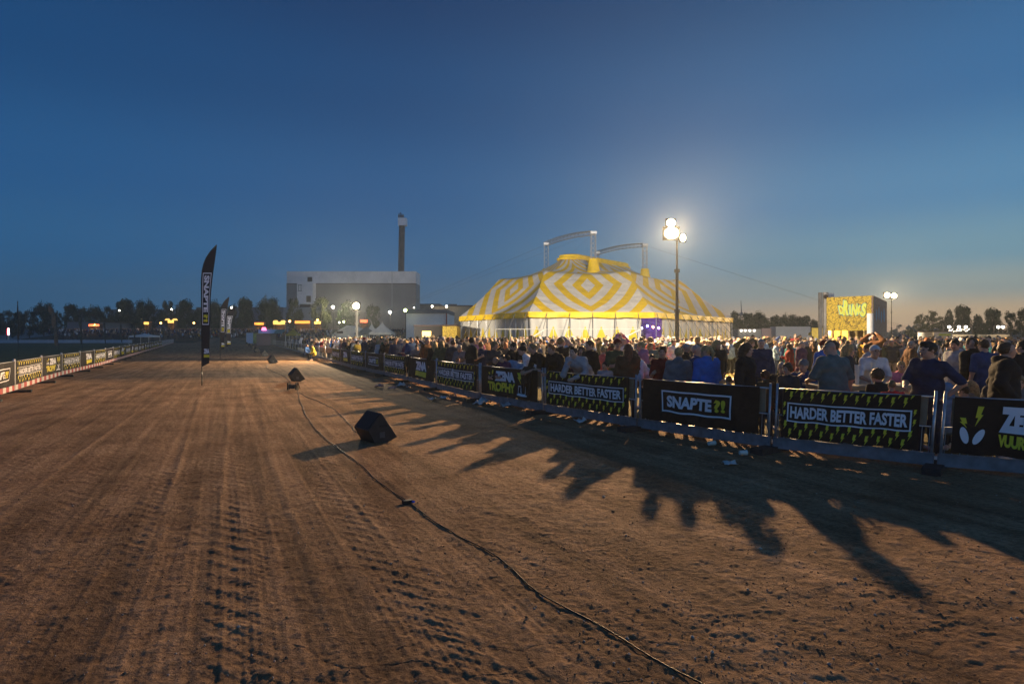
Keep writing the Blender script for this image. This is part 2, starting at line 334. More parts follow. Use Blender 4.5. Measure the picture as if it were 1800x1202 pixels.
def banner_art(kind, root, mp, x0, x1, z0, z1, detail):
    L, H = x1 - x0, z1 - z0
    if kind == 'slogan':
        bx0, bx1, bz0, bz1 = x0 + .04 * L, x1 - .05 * L, z0 + .33 * H, z0 + .72 * H
        Flat().add(*border2d(bx0, bz0, bx1, bz1, .022 * H + .004)).build('border', m_w, root, mp, .02)
        Flat().text('HARDER BETTER FASTER', bx0 + .025 * L, bz0 + .075 * H, bx1 - .025 * L, bz1 - .07 * H, .04).build('lettering', m_w, root, mp, .02)
        f = Flat(); n = 12 if detail else 8; bh = .19 * H; bw = L / n * .42
        for row, zc in enumerate((z0 + .00 * H, z0 + .155 * H, z0 + .76 * H, z0 + .915 * H)):
            for i in range(n):
                bx = x0 + (i + (.15 if row % 2 else .62)) * L / n
                if bx + bw > x1: continue
                P, Fs = tri_bolt(bx, zc, bw, bh)
                P[:, 1] = np.clip(P[:, 1], z0 + .006, z1 - .006); f.add(P, Fs)
        for i, bx in ((0, x0 + .008), (1, x1 - .045 * L)):
            for zc in (.42, .60): f.add(*tri_bolt(bx, z0 + zc * H, .028 * L, .13 * H))
        f.build('bolt_pattern', m_y, root, mp, .018)
    elif kind == 'question':
        bx0, bx1, bz0, bz1 = x0 + .19 * L, x0 + .80 * L, z0 + .24 * H, z0 + .77 * H
        Flat().add(*border2d(bx0, bz0, bx1, bz1, .04 * H)).build('border', m_w, root, mp, .02)
        w = bx1 - bx0
        Flat().text('SNAPTE', bx0 + .08 * w, bz0 + .12 * H, bx0 + .735 * w, bz1 - .12 * H, .05).build('lettering', m_w, root, mp, .02)
        Flat().text('?!', bx0 + .765 * w, bz0 + .12 * H, bx0 + .925 * w, bz1 - .12 * H, .045).build('punctuation', m_y, root, mp, .02)
    else:
        cut = 'VUURWERK' if kind == 'fire' else 'TROPHY'
        lx0, lx1 = (x0 + .285 * L, x0 + .60 * L) if kind == 'fire' else (x0 + .15 * L, x0 + .85 * L); w = lx1 - lx0
        if kind == 'short': lx0, lx1 = x0 + .32 * L, x0 + .75 * L; w = lx1 - lx0
        ez = z0 + .5 * H
        f = Flat(); g = Flat(); y = Flat(); bl = []; ey = []
        if kind == 'fire':
            f.text('ZENA', lx0, z0 + .42 * H, lx1, z0 + .88 * H, .075, .9); y.text(cut, lx0, z0 + .16 * H, lx1, z0 + .38 * H, .055, .92)
            for sx_, cx in ((-1, x0 + .075 * L), (1, x0 + .165 * L)):
                ey.append(ell(cx, z0 + .33 * H, .026 * L, .15 * H, -.35 * sx_ - .1))
            bl += [tri_bolt(x0 + .13 * L, z0 + .50 * H, .06 * L, .36 * H), tri_bolt(x0 + .035 * L, z0 + .46 * H, .06 * L, .18 * H, True)]
        elif kind == 'trophy':
            f.text('ZENA', lx0 + .20 * w, z0 + .53 * H, lx0 + .70 * w, z0 + .88 * H, .075, .9); y.text(cut, lx0, z0 + .16 * H, lx0 + .70 * w, z0 + .49 * H, .055, .92)
            for sx_, cx in ((-1, lx0 + .04 * w), (1, lx0 + .13 * w)): ey.append(ell(cx, z0 + .62 * H, .028 * w, .07 * H, -.35 * sx_ - .1))
            bl += [tri_bolt(lx0 + .10 * w, z0 + .70 * H, .06 * w, .19 * H), tri_bolt(lx0 + .01 * w, z0 + .70 * H, .06 * w, .10 * H, True), tri_bolt(lx0 + .75 * w, z0 + .50 * H, .12 * w, .38 * H, True), tri_bolt(lx0 + .88 * w, z0 + .50 * H, .12 * w, .38 * H)]
            g.add(*border2d(lx0 + .79 * w, z0 + .17 * H, lx0 + .96 * w, z0 + .45 * H, .03 * H)); g.add(*rectf(lx0 + .76 * w, z0 + .12 * H, lx0 + .99 * w, z0 + .168 * H))
            g.text('1', lx0 + .85 * w, z0 + .23 * H, lx0 + .90 * w, z0 + .40 * H, .06)
        else:
            f.text('ZENA', lx0, z0 + .42 * H, lx1, z0 + .86 * H, .075, .9); y.add(*rectf(lx0, z0 + .14 * H, lx1, z0 + .38 * H))
        f.build('lettering', m_w, root, mp, .02); y.build('yellow_word', m_y, root, mp, .02)
        for q in bl: Flat().add(*q).build('lightning_bolt', m_y, root, mp, .02)
        for q in ey: Flat().add(*q).build('cartoon_eye', m_w, root, mp, .021)
        if g.n: g.build('emblem', m_w, root, mp, .021)

def panel(P0, P1, side, i, art, lean0, lean1, plabel, blabel):
    """one fence panel from its left post P0 to its right post P1 (as the camera sees it)"""
    D = P1 - P0; L = np.linalg.norm(D); D = D / L; Nn = np.array([D[1], -D[0], 0])
    detail = max(P0[1], P1[1]) < 30
    def mp(s_, z, w):
        s_, z, w = np.broadcast_arrays(np.asarray(s_, float), np.asarray(z, float), np.asarray(w, float))
        ln = lean0 + (lean1 - lean0) * s_ / L
        return P0 + D * (s_ + ln * z)[..., None] + Nn * w[..., None] + np.array([0, 0, 1.]) * z[..., None]
    far = P0[1] > 75
    root = thing('crowd_barrier', plabel, 'barrier', tuple(P0), 'low fence panels along the ' + side + ' side of the track')
    def bar(mb, s0, z0, s1, z1, r, n=8, w=0): mb.cyl(mp(s0, z0, w), mp(s1, z1, w), r, n=n)
    def slab(mb, s0, z0, s1, z1, t, w=0, m=0):
        q = np.array([mp(a, c, w + e) for e in (-t / 2, t / 2) for a, c in ((s0, z0), (s1, z0), (s1, z1), (s0, z1))])
        mb.add(q, [(3, 2, 1, 0), (4, 5, 6, 7), (0, 1, 5, 4), (1, 2, 6, 5), (2, 3, 7, 6), (3, 0, 4, 7)], m)
    pm = m_steel if side == 'right' else m_wpost
    for s_ in (.055, L - .055):
        m = MB(); bar(m, s_, .02, s_, 1.13, .021 if side == 'right' else .03); m.build('post', pm, root, smooth=True)
    m = MB(); bar(m, .08, 1.045, L - .08, 1.045, .014); bar(m, .08, .62, L - .08, .62, .012) if detail else 0
    m.build('rail', pm, root, smooth=True)
    if side == 'right':
        m = MB(); slab(m, .02, .07, L - .02, .235, .045, .0); slab(m, .02, .235, L - .02, .25, .075); m.build('kick_board', m_board, root)
        if not far:
            m = MB(); slab(m, .14, .64, L - .14, 1.03, .012, -.018); m.build('plywood_sheet', m_ply, root)
            m = MB(); k = int(L / (.09 if detail else .2))
            for q in range(1, k): s_ = q * L / k; bar(m, s_, .25, s_, .62, .004, 4)
            m.build('wire_mesh', m_steel, root)
    else:
        n = 10; m = MB()
        for q in range(n): slab(m, .0 + q * L / n, .08, (q + 1) * L / n, .25, .04, .0, q % 2)
        m.build('striped_board', [mat('board_white', (.62, .57, .54), .6, .15, 10), mat('board_red', (.42, .04, .035), .6, .2, 10)], root)
    if not far and side == 'left':
        m = MB(); m.box(mp(.0, .04, .1), (.25, .75, .08), rz=math.atan2(D[1], D[0])); m.build('foot', m_rub, root)
    if side == 'right' and P0[1] < 40:
        m = MB(); m.box(mp(L, .05, .05), (.22, .80, .10), rz=math.atan2(D[1], D[0])); m.build('foot', m_rub, root)
    if art:
        x0, x1 = (.16, L - .22) if side == 'right' else (.12, L - .12); z0, z1 = .27, 1.06
        br = thing('fence_banner', blabel, 'banner', tuple(mp(x0, z0, .03)), 'printed banners tied to the ' + side + ' fence')
        nx, nz = (40, 14) if detail else (16, 7)
        A, B = np.meshgrid(np.linspace(0, 1, nx), np.linspace(0, 1, nz), indexing='ij'); sd = i * 7 + (100 if side == 'left' else 0)
        def bm(s_, z, w):
            s_, z = np.asarray(s_, float), np.asarray(z, float)
            a = (s_ - x0) / (x1 - x0); b_ = (z - z0) / (z1 - z0)
            rip = (fbm(a * 3.3 + sd, b_ * 1.6, 3, sd) * .12 + .026 * np.sin(a * 14 + sd + b_ * 3)) * np.sin(np.pi * np.clip(a, 0, 1)) ** .5 * (1.2 - b_)
            sag = .018 * np.sin(np.pi * a) * np.clip(b_, 0, 1) - .01 * np.sin(a * 26 + sd) * (1 - b_)
            return mp(s_, z - sag, w + .04 + np.clip(rip, -.025, .07))
        idx = np.arange(nx * nz).reshape(nx, nz)
        Q = np.stack([idx[:-1, :-1], idx[1:, :-1], idx[1:, 1:], idx[:-1, 1:]], -1).reshape(-1, 4)
        V = bm(x0 + A * (x1 - x0), z0 + B * (z1 - z0), 0).reshape(-1, 3) - ORG[br]
        link('cloth', mesh_np('cloth', V, Q, m_cloth, smooth=True), br)
        banner_art(art, br, bm, x0, x1, z0, z1, detail)
    return root

R_ART = ['fire', 'slogan', 'question', 'slogan', 'trophy', 'slogan', 'short', 'slogan', 'question', 'slogan', 'short', 'slogan']
AN = {'fire': 'black banner with cartoon eyes and white and yellow words', 'slogan': 'banner with boxed slogan and yellow bolts', 'question': 'black banner with one boxed word',
      'trophy': 'black banner with two words and podium', 'short': 'black banner with word over yellow strip'}
R_WH = ['cut off by the right edge', 'below the bald man in grey shirt', 'below the woman in blue jacket', 'below the man leaning on his elbow', 'left of the man leaning on his elbow', 'below the tall man in black', 'next to the black coat on the rail', 'left of the black coat on the rail',
        'right of the small white litter bag', 'on the tenth panel of the right fence', 'right of the crouching steward', 'nearest the crouching steward']
L_ART = ['question', 'slogan', 'trophy', 'slogan', 'short', 'slogan', 'question', 'slogan', 'trophy', 'slogan', 'short', 'slogan', 'question', 'slogan', 'short', 'slogan', 'question', 'slogan', 'short', 'slogan', 'short', 'slogan', 'question', 'slogan']
ORDW = ['nearest', 'second', 'third', 'fourth', 'fifth', 'sixth', 'seventh', 'eighth', 'ninth', 'tenth', 'eleventh', 'twelfth', 'thirteenth', 'fourteenth', 'fifteenth', 'sixteenth', 'seventeenth', 'eighteenth', 'nineteenth', 'twentieth', 'twenty-first', 'twenty-second', 'twenty-third', 'twenty-fourth']
for i in range(len(RP) - 1):
    p0, p1 = RP[i + 1], RP[i]
    ln = lambda p: .066 * max(0, proj(p)[0] - 1000) / 640
    lab = 'steel fence panel with grey kick board, %s on the right fence' % (ORDW[i] if i == 0 else ORDW[i] + ' nearest') if i < 16 else 'steel fence panel far along the crowd side of the track'
    art = R_ART[i] if i < len(R_ART) else None
    panel(p0, p1, 'right', i, art, min(ln(p0), .08), min(ln(p1), .08), lab, AN[art] + ' ' + R_WH[i] if art else '')
for i in range(len(LP) - 1):
    lab = 'red and white striped fence panel, %s along the left side' % (ORDW[i] if i == 0 else ORDW[i] + ' nearest') if i < 18 else 'striped fence panel far along the left side of the track'
    art = L_ART[i] if i < len(L_ART) else None
    bl = (AN[art] + ', %s on the left fence' % (ORDW[i] if i == 0 else ORDW[i] + ' nearest')) if art else ''
    panel(LP[i], LP[i + 1], 'left', i, art, 0, 0, lab, bl)

# ---------------------------------------------------------------- feather flags
m_pole = mat('flag_pole_black', (.03, .03, .03), .4); m_fl = mat('flag_cloth', (.026, .022, .028), .7, bump=.01, bscale=9)
def feather(base, H, lean, label, group, w=.62, full=True, yaw=0., col=None):
    root = thing('feather_flag', label, 'flag', tuple(base), group)
    cy, sy = math.cos(yaw), math.sin(yaw)
    def pole_x(z): t = z / H; return lean * t + 1.75 * w * max(0, (t - .70) / .30) ** 3.0
    def mp(s_, z, w_):
        s_, z, w_ = np.broadcast_arrays(np.asarray(s_, float), np.asarray(z, float), np.asarray(w_, float))
        off = .05 * np.sin(s_ * 5 + z * 2.2) * s_ - w_
        return np.stack([base[0] + s_ * cy - off * sy, base[1] + s_ * sy + off * cy, base[2] + z], -1)
    zz = np.linspace(0, H, 22)
    m = MB(); m.tube([mp(pole_x(z), z, 0) for z in zz], .018, 6); m.build('pole', m_pole, root, smooth=True)
    n = 30; z = np.linspace(.13 * H, H, n); V = []
    lead = np.array([pole_x(q) for q in z])
    t = (z - z[0]) / (z[-1] - z[0])
    wid = w * np.minimum(1, .98 + t * .1) * np.where(t > .86, np.sqrt(np.clip((1 - t) / .14, 0, 1)) * .55 + .45 * (1 - t) / .14, 1)
    trail = np.interp(t, [0, .55, 1], [lead[0] + w * .85, lead[0] + lean * .5 + w * 1.02, pole_x(H) + .004])
    trail = np.maximum(trail, lead + .004)
    k = 6; A = np.linspace(0, 1, k); SX = lead[:, None] + (trail - lead)[:, None] * A; SZ = np.repeat(z[:, None], k, 1)
    SZ[0] += np.linspace(0, w * .45, k); 
    idx = np.arange(n * k).reshape(n, k); Q = np.stack([idx[:-1, :-1], idx[:-1, 1:], idx[1:, 1:], idx[1:, :-1]], -1).reshape(-1, 4)
    cl = link('cloth', mesh_np('cloth', mp(SX, SZ, 0).reshape(-1, 3) - ORG[root], Q, col or m_fl, smooth=True), root)
    if full:
        # boxed word running down the cloth
        def rot(u, v): # u 0..1 down the flag, v 0..1 across
            zz_ = .80 * H - .37 * H * 1.0 * u; return (np.interp(zz_, z, lead) + (.10 + .80 * v) * (np.interp(zz_, z, trail) - np.interp(zz_, z, lead)), zz_)
        def mk(f, name, mt, w_):
            V = np.vstack(f.v); s_, z_ = rot(V[:, 0], V[:, 1]); link(name, mesh_np(name, mp(s_, z_, w_) - ORG[root], f.f, mt), root)
        mk(Flat().add(*rectf(0, .02, 1, .09)).add(*rectf(0, .91, 1, .98)).add(*rectf(0, .09, .018, .91)).add(*rectf(.982, .09, 1, .91)), 'border', m_w, .016)
        mk(Flat().text('SNAPTE', .05, .2, .76, .8, .05), 'lettering', m_w, .018)
        mk(Flat().text('?!', .79, .2, .95, .8, .05), 'punctuation', m_y, .018)
        x_ = np.interp(.2 * H, z, lead)
        Flat().text('ZENA', x_ + .25 * w, .225 * H, x_ + .9 * w, .26 * H, .07).build('logo_word', m_w, root, mp, .016)
        Flat().add(*rectf(x_ + .25 * w, .198 * H, x_ + .9 * w, .218 * H)).build('logo_strip', m_y, root, mp, .016)
    return root
feather(gp(355, 677), 5.45, -.03, 'tall black feather flag with boxed white word, nearest on the track', 'black feather flags on the track', .34)
feather(gp(387, 631), 5.2, .05, 'black feather flag behind the nearest one on the track', 'black feather flags on the track', .40)
feather(gp(397, 621), 5.2, .05, 'third black feather flag on the track, half hidden by the second', 'black feather flags on the track', .55, yaw=.2)
m_fg = mat('flag_print_dull', (.16, .15, .10), .7, .5, 1.6, col2=(.03, .03, .03)); m_fb = mat('flag_cloth_brown', (.20, .13, .09), .8, .2, 3)
for k, (x, y, H, lean, yaw, col) in enumerate([(32, 628, 5.2, .02, 1.45, m_fl), (104, 621, 5.5, .9, 1.1, m_fb), (145, 615, 5.0, .3, 1.2, m_fg), (186, 611, 4.6, .2, 1.3, m_fg), (215, 608, 4.6, .3, 1.0, m_fg), (238, 606, 4.6, .3, .9, m_fg), (271, 605, 4.4, .2, .7, m_fg), (289, 604.4, 4.6, .3, .6, m_fg), (300, 604, 4.4, .2, 1.0, m_fg), (312, 603.5, 4.4, .2, .9, m_fb)]):
    feather(gp(x, y), H, lean, ['thin black feather flag seen edge-on in the infield grass, leftmost', 'brown leaning feather flag in the infield grass', 'pale printed feather flag right of the brown leaning one', 'narrow printed feather flag behind the fourth left fence banner', 'printed feather flag left of the small white gazebo', 'printed feather flag at the left leg of the white gazebo',
        'printed feather flag just right of the white gazebo', 'second printed feather flag right of the white gazebo', 'third printed feather flag right of the white gazebo', 'brown feather flag left of the nearest black flag'][k], 'feather flags in the infield', .75, False, math.atan2(F, x - CX) + [.05, .5, .35, .25, .3, .35, .5, .5, .35, .5][k], col)
# ---------------------------------------------------------------- floodlight masts (lit lamps)
def spot(loc, power, col, rx, parent, ang=164, r=.2):
    d = bpy.data.lights.new('lamp_light', 'SPOT'); d.energy = power; d.color = col; d.shadow_soft_size = r; d.spot_size = R(ang); d.spot_blend = .25
    o = bpy.data.objects.new('lamp_light', d); S.collection.objects.link(o); o.location = tuple(np.array(loc) - ORG[parent]); o.rotation_euler = (rx, 0, 0); o.parent = parent; return o
def lamp(loc, power, col, r=.18, parent=None, name='lamp_light'):
    d = bpy.data.lights.new(name, 'POINT'); d.energy = power; d.color = col; d.shadow_soft_size = r
    o = bpy.data.objects.new(name, d); S.collection.objects.link(o); o.location = tuple(np.array(loc) - (ORG[parent] if parent else 0))
    if parent: o.parent = parent
    return o
m_glow = mat('lamp_glass_warm', (1, .9, .7), .3, emit=(1, .82, .52), es=9)
m_glow2 = mat('lamp_glass_soft', (1, .85, .6), .3, emit=(1, .78, .45), es=30)
m_green = mat('lamp_glass_green', (.8, 1, .5), .3, emit=(.75, 1, .35), es=25)
m_dsteel = mat('mast_steel', (.045, .042, .04), .6, .2, 10)
def flood_mast(base, top, heads, label, power, r0=.09, r1=.04, col=(1, .64, .31), pm=None, back=.38):
    root = thing('floodlight_mast', label, 'floodlight', tuple(base), 'floodlight masts')
    H = top[2]
    pm = pm or m_dsteel
    m = MB(); m.cyl(base, (base[0], base[1], H * .45), r0, r0, 12); m.cyl((base[0], base[1], H * .45), (base[0], base[1], H * .74), r0 * .75, r0 * .75, 12); m.cyl((base[0], base[1], H * .74), (base[0], base[1], H), r1, r1, 10)
    for h in (.45, .74): m.cyl((base[0], base[1], H * h - .12), (base[0], base[1], H * h + .05), r0 * 1.35, r0 * 1.35, 12)
    m.build('pole', pm, root, smooth=False)
    m = MB(); m.box((base[0], base[1], H - .1), (.8, .05, .05)); m.box((base[0], base[1], H + .2), (.05, .05, .5)); m.build('crossbar', pm, root)
    for (x, z, w, h) in heads:
        c = np.array((x, base[1] - .16, z))
        m = MB(); m.box(c + (0, .08, 0), (w * 1.15, .14, h * 1.15)); hd = m.build('lamp_head', m_dsteel, root)
        m = MB(); t = np.arange(14) * 2 * math.pi / 14
        m.prism([(w * .5 * math.cos(a), h * .5 * math.sin(a)) for a in t], c + (0, 0, 0), (1, 0, 0), (0, 0, 1), (0, -1, 0), .03); m.build('lamp_glass', m_glow, hd)
    c = np.array(heads[0][:1] + (base[1] - .55,) + (heads[min(1, len(heads) - 1)][1],)); c[1] = base[1] - .22; spot(c, power, col, R(-82), root); c[1] = base[1] + .2; spot(c, power * back, (1, .86, .66), R(82), root)
    return root
at_ = lambda x, Y: np.array(((x - CX) / F * Y, Y, 0.))
b0 = at_(1190, 33)
tp = px(1190, 412, 33)
flood_mast(b0, tp, [(px(1178, 393, 33)[0], px(0, 393, 33)[2], .46, .42), (px(1179, 411, 33)[0], px(0, 411, 33)[2], .76, .62), (px(1199, 419, 33)[0], px(0, 419, 33)[2], .30, .40)],
           'tall telescopic floodlight mast with blazing lamps in the crowd before the big tent', 44000, .11, .05)
b1 = at_(1567, 75); t1 = px(1567, 524, b1[1])
flood_mast(b1, t1, [(px(1558, 519, b1[1])[0], px(0, 519, b1[1])[2], .7, .6), (px(1570, 520, b1[1])[0], px(0, 520, b1[1])[2], .7, .6)], 'thin floodlight mast with two bright lamps right of the drinks stand', 24000, .06, .045)
b2 = gp(627, 632); t2 = px(627, 545, b2[1])
flood_mast(b2, t2, [(px(627, 538, b2[1])[0], px(0, 538, b2[1])[2], .55, .55)], 'white pole with a single glaring lamp left of the pagoda tents', 16000, .12, .10, (1, .76, .46), mat('pole_pale', (.40, .38, .33), .5), .3)

# ---------------------------------------------------------------- the big striped tent
def tent():
    Q = [(-1.3, 65), (3, 57), (10.6, 57), (17.7, 66), (17.5, 74), (12, 79), (4.5, 79), (-.8, 73)]
    E = [(-5, 60), (1.3, 48.5), (11.25, 49.5), (23.3, 66), (23, 77), (15, 87), (4, 87), (-5.5, 75)]
    C = [(5.0, 64.2), (5.2, 63.0), (6.5, 63.1), (13.0, 70.9), (12.9, 72.2), (11.7, 72.3), (8.0, 68.9), (6.1, 66.3)]
    Q, E, C = map(np.array, (Q, E, C)); hq, he, hc = 7.9, 3.78, 9.75
    root = thing('circus_tent', 'huge yellow and white striped big top tent with diamond pattern, four masts', 'tent', (9, 67.5, 0))
    nu, nt_ = 24, 40
    T = np.linspace(-1, 1, nt_); V = []; UV = []
    for p in range(8):
        q = (p + 1) % 8
        for j in range(nu + 1):
            a = j / nu; u = 2 * a - 1
            e = E[p] * (1 - a) + E[q] * a; qq = Q[p] * (1 - a) + Q[q] * a; c = C[p] * (1 - a) + C[q] * a
            k = 1 - u * u
            for t in T:
                if t < 0: w = -t; xy = qq * (1 - w) + c * w; z = hq + (hc - hq) * w ** 2.0 - .30 * k * (1 - w) - .1 * math.sin(math.pi * w)
                else: xy = qq * (1 - t) + e * t; z = hq + (he - hq) * t ** .93 - .30 * k * (1 - t) - .32 * math.sin(math.pi * t) * (.5 + .5 * k) + .03 * math.sin(j * 1.5) * t
                V.append((*xy, z)); UV.append((p + a, t))
    n2 = nt_; idx = np.arange(8 * (nu + 1) * nt_).reshape(8, nu + 1, nt_)
    Fq = np.stack([idx[:, :-1, :-1], idx[:, 1:, :-1], idx[:, 1:, 1:], idx[:, :-1, 1:]], -1).reshape(-1, 4)[:, ::-1].copy()
    m = bpy.data.materials.new('striped_canvas'); m.use_nodes = True; nt, l = m.node_tree.nodes, m.node_tree.links; b = nt['Principled BSDF']
    uvn = N(nt, 'ShaderNodeUVMap'); uvn.uv_map = 'uv'; s_ = N(nt, 'ShaderNodeSeparateXYZ'); l.new(uvn.outputs[0], s_.inputs[0])
    def M_(op, a, b_=None, c_=None):
        n = N(nt, 'ShaderNodeMath', operation=op)
        for i, q in enumerate((a, b_, c_)):
            if q is None: continue
            if isinstance(q, (int, float)): n.inputs[i].default_value = q
            else: l.new(q, n.inputs[i])
        return n.outputs[0]
    fr = M_('FRACT', s_.outputs['X']); au = M_('ABSOLUTE', M_('MULTIPLY_ADD', fr, 2, -1))
    d = M_('ADD', au, M_('MULTIPLY', M_('ABSOLUTE', M_('SUBTRACT', s_.outputs['Y'], .24)), 1.02))
    st_ = M_('LESS_THAN', M_('FRACT', M_('DIVIDE', M_('ADD', M_('SUBTRACT', d, .155), 4.0), .40)), .47)
    nz = N(nt, 'ShaderNodeTexNoise'); nz.inputs['Scale'].default_value = 1.2; nz.inputs['Detail'].default_value = 5
    g = N(nt, 'ShaderNodeNewGeometry'); l.new(g.outputs['Position'], nz.inputs['Vector'])
    rr = ramp(nt, [(.3, (.86, .85, .84)), (.7, (1.06, 1.06, 1.06))]); l.new(nz.outputs['Fac'], rr.inputs[0])
    mx_ = N(nt, 'ShaderNodeMixRGB'); l.new(st_, mx_.inputs[0]); mx_.inputs[1].default_value = (.66, .60, .51, 1); mx_.inputs[2].default_value = (.76, .48, .010, 1)
    mu = N(nt, 'ShaderNodeMixRGB', blend_type='MULTIPLY'); mu.inputs[0].default_value = 1; l.new(mx_.outputs[0], mu.inputs[1]); l.new(rr.outputs[0], mu.inputs[2]); l.new(mu.outputs[0], b.inputs['Base Color'])
    b.inputs['Roughness'].default_value = .55; b.inputs['Specular IOR Level'].default_value = .25
    bn = N(nt, 'ShaderNodeBump'); bn.inputs['Distance'].default_value = .15; l.new(nz.outputs['Fac'], bn.inputs['Height']); l.new(bn.outputs[0], b.inputs['Normal'])
    link('roof', mesh_np('roof', np.array(V) - ORG[root], Fq, m, smooth=True, uv=UV), root)
    m_yc = mat('canvas_yellow', (.76, .49, .012), .5, .12, 2, bump=.05, bscale=1.5)
    m_wc = mat('canvas_white', (.55, .53, .49), .6, .08, 1.5, bump=.05, bscale=2)
    # valance and side wall
    P = []
    for p in range(8):
        a, b_ = E[p], E[(p + 1) % 8]; n = max(8, int(np.linalg.norm(b_ - a) / .12))
        for j in range(n): P.append(a + (b_ - a) * j / n)
    P = np.array(P); P = np.vstack([P, P[:1]]); ctr = np.array([9, 67.5])
    dv = ctr - P; dv /= np.linalg.norm(dv, axis=1)[:, None]; s = np.concatenate([[0], np.cumsum(np.linalg.norm(np.diff(P, axis=0), axis=1))])
    zs = [he + .02, he - .22, he - .40]; V = []
    for k, z in enumerate(zs):
        o = -.03 * np.sin(s * 2.1 + k) * k - .05
        V.append(np.column_stack([P - dv * (-o)[:, None] * -1 * -1, np.full(len(P), z) - (.05 * np.abs(np.sin(s * 1.2)) if k == 2 else 0)]))
    V = np.array(V); idx = np.arange(V.shape[0] * V.shape[1]).reshape(V.shape[:2])
    Fv = np.stack([idx[:-1, :-1], idx[1:, :-1], idx[1:, 1:], idx[:-1, 1:]], -1).reshape(-1, 4)
    link('valance', mesh_np('valance', V.reshape(-1, 3) - ORG[root], Fv, m_yc, smooth=True), root)
    zs = np.linspace(he - .15, 0, 10); V = []; UV = []
    for z in zs:
        fold = .14 * np.sin(s * 2.6 + 1.1 * np.sin(s * .43)) * (.3 + .7 * np.abs(np.sin(s * .31))) + .05 * np.sin(s * 7.3 + z)
        V.append(np.column_stack([P + dv * (.28 + fold * (.4 + .6 * (1 - z / he)))[:, None], np.full(len(P), z)])); UV.append(np.column_stack([s, np.full(len(P), z)]))
    V = np.array(V); UV = np.array(UV); idx = np.arange(V.shape[0] * V.shape[1]).reshape(V.shape[:2])
    pxs = CX + F * P[:, 0] / P[:, 1]; openm = (pxs > 1127) & (pxs < 1167) & (P[:, 1] < 56); keep = ~(openm[:-1] & openm[1:])
    Fv = np.stack([idx[:-1, :-1], idx[1:, :-1], idx[1:, 1:], idx[:-1, 1:]], -1)[:, keep].reshape(-1, 4)
    m2 = bpy.data.materials.new('side_wall_canvas'); m2.use_nodes = True; nt, l = m2.node_tree.nodes, m2.node_tree.links; b = nt['Principled BSDF']
    uvn = N(nt, 'ShaderNodeUVMap'); uvn.uv_map = 'uv'; s_ = N(nt, 'ShaderNodeSeparateXYZ'); l.new(uvn.outputs[0], s_.inputs[0])
    def M2(op, a, b_=None, c_=None):
        n = N(nt, 'ShaderNodeMath', operation=op)
        for i, q in enumerate((a, b_, c_)):
            if q is None: continue
            if isinstance(q, (int, float)): n.inputs[i].default_value = q
            else: l.new(q, n.inputs[i])
        return n.outputs[0]
    tri = M2('ABSOLUTE', M2('MULTIPLY_ADD', M2('FRACT', M2('DIVIDE', s_.outputs['X'], 1.30)), 1.3, -.65))
    isy = M2('LESS_THAN', tri, M2('MULTIPLY', M2('SUBTRACT', 2.72, s_.outputs['Y']), .42))
    mx_ = N(nt, 'ShaderNodeMixRGB'); l.new(isy, mx_.inputs[0]); mx_.inputs[1].default_value = (.50, .475, .42, 1); mx_.inputs[2].default_value = (.62, .46, .015, 1)
    l.new(mx_.outputs[0], b.inputs['Base Color']); b.inputs['Roughness'].default_value = .6
    link('side_wall', mesh_np('side_wall', V.reshape(-1, 3) - ORG[root], Fv, m2, smooth=True, uv=UV.reshape(-1, 2)), root)
    # cupola: rounded yellow ridge box
    a = np.array((5.75, 63.75)); b_ = np.array((12.35, 71.6)); dr = (b_ - a) / np.linalg.norm(b_ - a); nn = np.array((dr[1], -dr[0])); pts = []
    for c0, sgn in ((a, -1), (b_, 1)):
        for k in range(9):
            t = -math.pi / 2 + math.pi * k / 8; pts.append(c0 + dr * sgn * .9 * math.cos(t) + nn * sgn * -1.0 * math.sin(t))
    pts = np.array(pts); cc = pts.mean(0); V = []
    for sc, z in ((1.06, hc - .15), (1.06, hc + .05), (1, hc + .12), (1.0, hc + .36), (.93, hc + .46), (.5, hc + .50)):
        V.append(np.column_stack([cc + (pts - cc) * sc, np.full(len(pts), z)]))
    n = len(pts); Fs = [(k * n + i, k * n + (i + 1) % n, (k + 1) * n + (i + 1) % n, (k + 1) * n + i) for k in range(5) for i in range(n)] + [tuple(range(5 * n, 6 * n))]
    link('cupola', mesh_np('cupola', np.vstack(V) - ORG[root], Fs, m_yc), root)
    MS = [(7.8, 60), (3.7, 67.5), (10.2, 75), (14.5, 68.3)]; Ht = [11.75, 11.8, 11.8, 11.8]
    for k, (x, y) in enumerate(MS):
        m = MB(); w = .22
        for sx_ in (-w, w):
            for sy_ in (-w, w): m.cyl((x + sx_, y + sy_, 0), (x + sx_, y + sy_, Ht[k]), .04, n=6)
        z = 7.0; q = 0
        while z < Ht[k] - .2:
            for (x0, y0, x1, y1) in ((-w, -w, w, -w), (w, w, -w, w), (-w, w, -w, -w), (w, -w, w, w)): m.cyl((x + x0, y + y0, z), (x + x1, y + y1, z + .45), .022, n=4)
            z += .45
        m.box((x, y, Ht[k] + .05), (.6, .6, .25)); m.build('mast', m_steel, root)
        if k in (0, 3, 1, 2):
            m = MB(); zb = {0: 8.05, 3: 8.0, 1: 7.9, 2: 7.9}[k]; n = 12; t = np.arange(n) * 2 * math.pi / n; V = []
            for r_, z in ((.85, zb - .5), (.62, zb + .2), (.50, zb + .8), (.42, zb + 1.25)): V.append(np.column_stack([x + r_ * np.cos(t), y + r_ * np.sin(t), np.full(n, z)]))
            m.add(np.vstack(V), [(a * n + i, a * n + (i + 1) % n, (a + 1) * n + (i + 1) % n, (a + 1) * n + i) for a in range(3) for i in range(n)]); m.build('mast_sleeve', m_yc, root, smooth=True)
